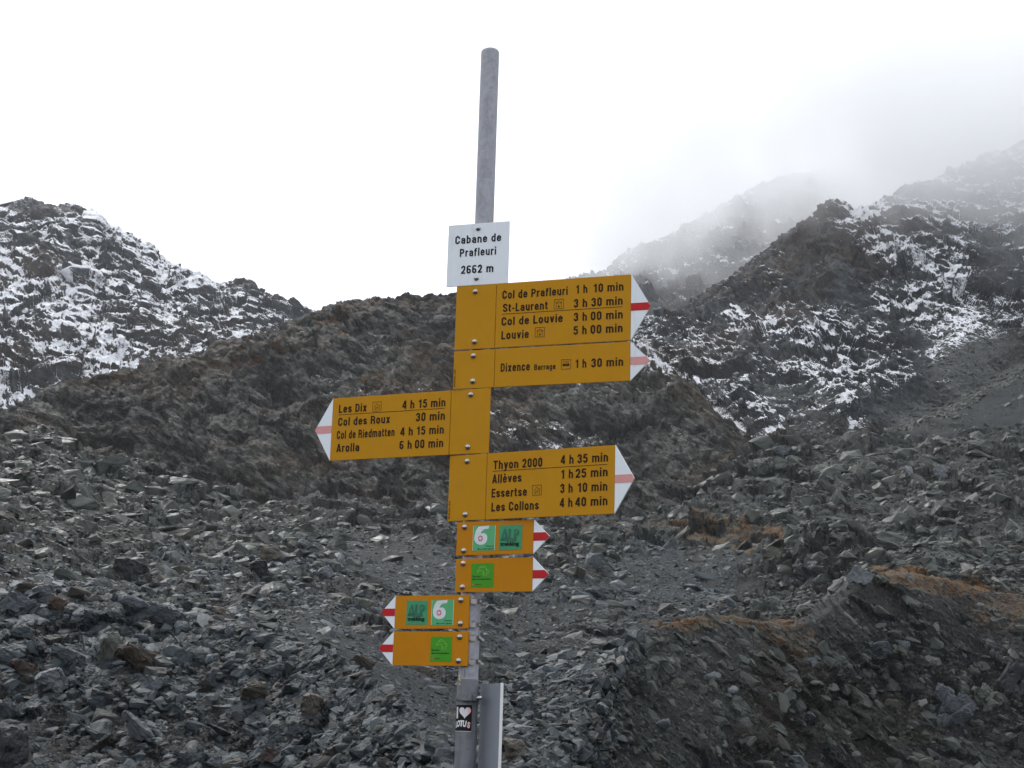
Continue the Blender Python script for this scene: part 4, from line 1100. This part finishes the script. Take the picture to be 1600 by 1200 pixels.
def sticker(parent, kind, x0, x1, z0, z1):
    y = YF - .0007; xa, xb, za, zb = [v / 1e3 for v in (x0, x1, z0, z1)]; W_, H_ = xb - xa, zb - za
    U = lambda u, v: (xa + u * W_, za + v * H_)
    base = {'6': m_g6, 'A': m_galp, 'I': m_gib}[kind]
    nmn = {'6': 'route_six_sticker', 'A': 'trekking_sticker', 'I': 'ibex_trail_sticker'}[kind]
    s = flat(nmn, [(xa, za), (xb, za), (xb, zb), (xa, zb)], y, base, parent)
    y2, y3, y4 = y - .0004, y - .0008, y - .0012
    if kind == '6':
        flat('sticker_border', [U(0, 0), U(.012, 0), U(.012, 1), U(0, 1)], y2, m_cream, s)
        flat('sticker_border', [U(.985, 0), U(1, 0), U(1, 1), U(.985, 1)], y2, m_cream, s)
        # heavy numeral, drawn as outline: tapering top arm and a ring bowl
        o_ = [U(.24, .97), U(.72, 1.0), U(.69, .87), U(.50, .86), U(.40, .78), U(.35, .69), U(.50, .70), U(.60, .64), U(.645, .54), U(.64, .42), U(.58, .31), U(.47, .245), U(.33, .235), U(.19, .28), U(.10, .37), U(.065, .48), U(.07, .62), U(.12, .80), U(.24, .97)][:-1]
        flat('numeral', o_, y2, m_pw, s)
        flat('numeral_counter', ring_pts(xa + .345 * W_, za + .49 * H_, .105 * W_, .115 * H_)[:-1], y3, m_pr, s)
        for a in (15, 60 + 45):
            c, d = math.cos(rad(a)), math.sin(rad(a)); cx, cz = xa + .345 * W_, za + .49 * H_; l_, t_ = .078 * W_, .026 * W_
            flat('cross', [(cx + c * l_ - d * t_, cz + d * l_ + c * t_), (cx - c * l_ - d * t_, cz - d * l_ + c * t_), (cx - c * l_ + d * t_, cz - d * l_ - c * t_), (cx + c * l_ + d * t_, cz + d * l_ - c * t_)], y4 - .0002 * (a > 20), m_pw, s)
        lettering('Chemin', xa + .58 * W_, xa + .95 * W_, za + .15 * H_, .055 * H_, y2, m_black, s, .02, .2, 'sticker_lettering')
        lettering('des cols alpins', xa + .22 * W_, xa + .95 * W_, za + .045 * H_, .055 * H_, y2, m_black, s, .02, .2, 'sticker_lettering')
    elif kind == 'A':
        for pl in ([(.08, .42), (.22, .86), (.30, .82), (.40, .42), (.32, .38), (.28, .46), (.20, .42), (.12, .36)],
                   [(.42, .84), (.52, .85), (.49, .50), (.60, .47), (.70, .50), (.66, .36), (.50, .34), (.46, .40), (.40, .42)],
                   [(.64, .80), (.78, .84), (.88, .74), (.85, .62), (.74, .55), (.76, .38), (.68, .33), (.64, .48)],
                   [(.10, .44), (.70, .44), (.72, .38), (.56, .30), (.50, .36), (.38, .32), (.24, .38), (.08, .38)]):
            flat('letter_shape', [U(*p) for p in pl], y2 - .0001 * len(pl), m_gdk, s)
        flat('letter_counter', [U(.20, .52), U(.28, .52), U(.25, .66)], y4 - .0006, m_galp, s)
        flat('letter_counter', [U(.74, .64), U(.81, .66), U(.79, .74), U(.73, .73)], y4 - .0006, m_galp, s)
        lettering('trekking', xa + .07 * W_, xa + .88 * W_, za + .175 * H_, .145 * H_, y4 - .0008, m_black, s, .035, 0, 'sticker_lettering')
    else:
        L = [[U(.27, .62), U(.30, .72), U(.38, .80), U(.48, .83), U(.55, .80)], [U(.27, .62), U(.33, .67), U(.40, .70), U(.47, .69), U(.53, .65), U(.55, .58), U(.53, .52)], [U(.34, .80), U(.42, .87), U(.52, .88), U(.60, .84), U(.66, .76), U(.70, .68)],
             [U(.66, .76), U(.72, .70), U(.79, .66), U(.75, .60), U(.68, .60), U(.70, .52), U(.66, .48)], [U(.54, .62), U(.58, .52), U(.55, .46)]]
        stroke('ibex_drawing', L, .0011, y2, m_glt, s)
        lettering('Sentier', xa + .05 * W_, xa + .45 * W_, za + .425 * H_, .072 * H_, y2, m_black, s, .02, .15, 'sticker_lettering')
        lettering('des bouquetins', xa + .05 * W_, xa + .88 * W_, za + .31 * H_, .072 * H_, y2, m_black, s, .02, .15, 'sticker_lettering')
        flat('sticker_mark', [U(.06, .085), U(.16, .085), U(.16, .14), U(.06, .14)], y2, m_pr, s)
        lettering('VALRANDO', xa + .17 * W_, xa + .46 * W_, za + .105 * H_, .038 * H_, y2, m_black, s, .02, 0, 'sticker_lettering')

s5 = arrow_sign('direction_sign', 'small orange yellow sign pointing right, route six sticker left of trekking sticker', GS, rad(-24), -37, 212, 595, 695, 263, m_yel2, m_red, [(-12, 680), (-12, 609)], stripe=.0245)
sticker(s5, '6', 17, 90, 608, 682); sticker(s5, 'A', 102, 176, 608, 682)
s6 = arrow_sign('direction_sign', 'small orange yellow sign pointing right with a leaf green ibex sticker', GS, rad(-22), -37, 208, 486, 585.5, 258, m_yel2, m_red, [(-13, 571), (-13, 501)], stripe=.0245)
sticker(s6, 'I', 14, 86, 500, 571)
s7 = arrow_sign('direction_sign', 'small orange yellow sign pointing left, trekking sticker left of route six sticker', GS, rad(-23), -231, 12, 379.5, 478, -278, m_yel2, m_red, [(-16, 463), (-15, 394)], side=1, tails=(1, 1), stripe=.0225)
sticker(s7, 'A', -193, -123, 391, 463); sticker(s7, '6', -110, -38, 390, 464)
s8 = arrow_sign('direction_sign', 'lowest small orange yellow sign pointing left with a leaf green ibex sticker', GS, rad(-20), -228, 11, 271, 371, -275, m_yel2, m_red, [(-17, 355), (-18, 286)], side=1, tails=(2, 2), stripe=.0225)
sticker(s8, 'I', -108, -40, 283, 356)

# the post
post = bpy.data.objects.new('signpost', None); C.objects.link(post); post.matrix_world = frame_matrix(rad(-20))
tag(post, 'tall galvanised steel post carrying all the signs, with stickers near the bottom', 'signpost')
L_TOP = (PT - PB).dot(AX)
tube('pole', .0295, .12, L_TOP, m_galv, post, 64, True)
tube('pole_sleeve', .0312, -1.86, .235, m_galv2, post, 64)
box('pole_groove', -.0012, .0012, -.0302, -.0290, .24, 1.2, m_dring, post)
# screw clamp for the turned panel
bm = bmesh.new(); seg = 40; vv = []
for rr, zz in ((.0312, .172), (.0345, .172), (.0350, .178), (.0345, .190), (.0312, .190)):
    vv.append([bm.verts.new((rr * math.cos(6.28319 * i / seg), rr * math.sin(6.28319 * i / seg), zz)) for i in range(seg)])
for a, b in zip(vv, vv[1:]):
    for i in range(seg): bm.faces.new((a[i], a[(i + 1) % seg], b[(i + 1) % seg], b[i]))
box_bm(bm, -.006, .030, -.042, -.031, .171, .190, .002); box_bm(bm, .026, .042, -.034, -.016, .172, .191, .003)
pc = link('pipe_clamp', bm_mesh(bm, 'pipe_clamp'), m_dring, post)
bmc = bmesh.new()
bmesh.ops.create_cone(bmc, cap_ends=True, segments=14, radius1=.0055, radius2=.0052, depth=.018, matrix=Matrix.Translation((.046, -.026, .181)) @ Matrix.Rotation(math.pi / 2, 4, 'Y'))
link('clamp_screw', bm_mesh(bmc, 'clamp_screw'), m_steel, pc)

RW = .0318
def wrapper(a_off):
    def wr(out):
        ang = -math.pi / 2 + a_off + out[:, 0] / RW; rr = RW + out[:, 1]
        return np.stack([rr * np.cos(ang), rr * np.sin(ang), out[:, 2]], -1)
    return wr
def wrapped_patch(name, x0, x1, z0, z1, y, mat, parent, wr, n=14):
    xs = np.linspace(x0, x1, n); vs = np.array([(x, y, z) for z in (z0, z1) for x in xs])
    me = bpy.data.meshes.new(name); me.from_pydata([tuple(v) for v in wr(vs)], [], [(i, i + 1, n + i + 1, n + i) for i in range(n - 1)]); me.shade_smooth()
    return link(name, me, mat, parent)
wr = wrapper(rad(16))
st = wrapped_patch('heart_sticker', -.056, .0175, .086, .160, .0004, m_black, post, wr)
wrapped_patch('sticker_border', -.056, .0175, .0845, .0858, .0006, m_pw, st, wr)
lettering('I', -.034, -.026, .122, .032,   .0009, m_pw, st, .04, 0, 'sticker_lettering', wr)
hp = []
for i in range(41):
    t_ = 2 * math.pi * i / 40
    hx = 16 * math.sin(t_) ** 3; hz = 13 * math.cos(t_) - 5 * math.cos(2 * t_) - 2 * math.cos(3 * t_) - math.cos(4 * t_)
    hp.append((hx, hz))
def heart(side_, mat):
    vs, n = [], 14
    fs = []
    # strips from left to right
    P2 = [(-.0035 + x * .00112, .140 + z * .00112) for x, z in hp]
    xs = np.linspace(min(p[0] for p in P2), max(p[0] for p in P2), 19)
    if side_: xs = xs[13:]
    else: xs = xs[:14]
    for x in xs:
        zs = []
        for (ax0, az0), (bx0, bz0) in zip(P2, P2[1:]):
            if (ax0 - x) * (bx0 - x) <= 0 and abs(bx0 - ax0) > 1e-9: zs.append(az0 + (bz0 - az0) * (x - ax0) / (bx0 - ax0))
        lo, hi = (min(zs), max(zs)) if zs else (.14, .14)
        vs += [(x, .0009, lo), (x, .0009, hi)]
    for i in range(len(xs) - 1): fs.append((2 * i, 2 * i + 2, 2 * i + 3, 2 * i + 1))
    me = bpy.data.meshes.new('heart'); me.from_pydata([tuple(v) for v in wr(np.array(vs))], [], fs); return link('heart', me, mat, st)
heart(0, m_pw); heart(1, m_hpink)
def arc(out):
    out = out.copy(); u = (out[:, 0] + .013) / .026
    out[:, 2] += .005 * (1 - u * u) - .003; return wr(out)
lettering('LOTU', -.037, .003, .097, .017, .0009, m_pw, st, .06, .15, 'sticker_lettering', arc)
lettering('S', .004, .0135, .097, .016, .0009, m_hpink, st, .06, .15, 'sticker_lettering', arc)
s2 = wrapped_patch('white_sticker', -.050, -.004, -.085, -.020, .0004, m_pw, post, wr)
wrapped_patch('sticker_border', -.050, -.004, -.0200, -.0182, .0005, m_pr, s2, wr)
wrapped_patch('sticker_border', -.0055, -.004, -.085, -.0200, .0006, m_pr, s2, wr)
flat('sticker_figure', [(-.045, -.085), (-.014, -.085), (-.016, -.060), (-.022, -.040), (-.032, -.028), (-.045, -.024)], .0009, m_black, s2, wr)
wl = wrapper(rad(-30))
stroke('painted_dashes', [[(-.004, .236), (.004, .229)], [(-.004, .224), (.004, .217)], [(-.005, .246), (.003, .241)]], .003, .0006, m_dash, post, wl)

# turned aluminium panel behind the post
bp = bpy.data.objects.new('turned_panel', None); C.objects.link(bp)
h, n = post_frame(rad(-66)); mm = Matrix.Identity(4); o0 = PB + post_frame(rad(-20))[1] * .036 + post_frame(rad(-20))[0] * .026
for i in range(3): mm[i][0], mm[i][1], mm[i][2], mm[i][3] = h[i], n[i], AX[i], o0[i]
bp.matrix_world = mm; tag(bp, 'plain grey aluminium panel seen edge on, clamped to the right side of the post', 'sign panel')
box('panel', 0, .150, 0, .003, -1.1, .222, m_alu, bp, .0006)
box('rolled_edge', .1502, .1532, -.003, .006, -1.1, .2225, m_edge, bp, .0008)

# ------------------------------------------------------------------ cloud on the mountains and haze
def volume_box(name, lo, hi, nodes):
    bm = bmesh.new(); box_bm(bm, lo[0], hi[0], lo[1], hi[1], lo[2], hi[2]); me = bm_mesh(bm, name)
    m_ = bpy.data.materials.new(name); m_.use_nodes = True; t = m_.node_tree; t.nodes.clear()
    out = t.nodes.new('ShaderNodeOutputMaterial'); v = t.nodes.new('ShaderNodeVolumePrincipled'); t.links.new(v.outputs[0], out.inputs['Volume'])
    nodes(t, v); me.materials.append(m_); o = link(name, me); tag(o, kind='stuff'); return o
def hz(t, v):
    v.inputs['Density'].default_value = .00010; v.inputs['Color'].default_value = (.93, .95, 1, 1); v.inputs['Anisotropy'].default_value = .2
o = volume_box('haze', (-2300, -2300, -60), (2300, 2300, 700), hz); o['label'] = 'thin pale mountain haze filling the valley'

def cl(t, v):
    tc = t.nodes.new('ShaderNodeNewGeometry')
    def mth(op, a, b=None, c=None):
        x = t.nodes.new('ShaderNodeMath'); x.operation = op
        for i, q_ in enumerate((a, b, c)):
            if q_ is None: continue
            if isinstance(q_, (int, float)): x.inputs[i].default_value = q_
            else: t.links.new(q_, x.inputs[i])
        return x.outputs[0]
    sp = t.nodes.new('ShaderNodeSeparateXYZ'); t.links.new(tc.outputs['Position'], sp.inputs[0])
    nz_ = t.nodes.new('ShaderNodeTexNoise'); nz_.inputs['Scale'].default_value = .015; nz_.inputs['Detail'].default_value = 5; nz_.inputs['Roughness'].default_value = .6
    t.links.new(tc.outputs['Position'], nz_.inputs['Vector'])
    # underside of the cloud: lower over the near ridge on the right, higher far away; it thins out to the left
    base = mth('ADD', mth('MULTIPLY', sp.outputs[1], .235), 108)
    ratio = mth('DIVIDE', sp.outputs[0], sp.outputs[1])
    hgt = mth('SUBTRACT', sp.outputs[2], base)
    hgt = mth('ADD', hgt, mth('MULTIPLY', mth('SUBTRACT', nz_.outputs[0], .5), 340))
    def smooth(v_, a, b, lo, hi):
        mr = t.nodes.new('ShaderNodeMapRange'); mr.interpolation_type = 'SMOOTHERSTEP'; t.links.new(v_, mr.inputs[0])
        for i, q_ in zip((1, 2, 3, 4), (a, b, lo, hi)): mr.inputs[i].default_value = q_
        return mr.outputs[0]
    low_ = mth('ADD', hgt, smooth(ratio, .20, .34, 0, 95))
    dens = mth('MULTIPLY', smooth(low_, 0, 95, 0, CLD), smooth(hgt, 30, 170, 1, 0))
    side_ = smooth(mth('DIVIDE', sp.outputs[0], sp.outputs[1]), -.02, .12, 0, 1)
    t.links.new(mth('MULTIPLY', dens, side_), v.inputs['Density']); v.inputs['Color'].default_value = (.99, .995, 1, 1); v.inputs['Anisotropy'].default_value = .2
CLD = .015
o = volume_box('cloud', (-90, 400, 130), (640, 1300, 620), cl); o['label'] = 'grey white cloud hanging on the right mountain tops'
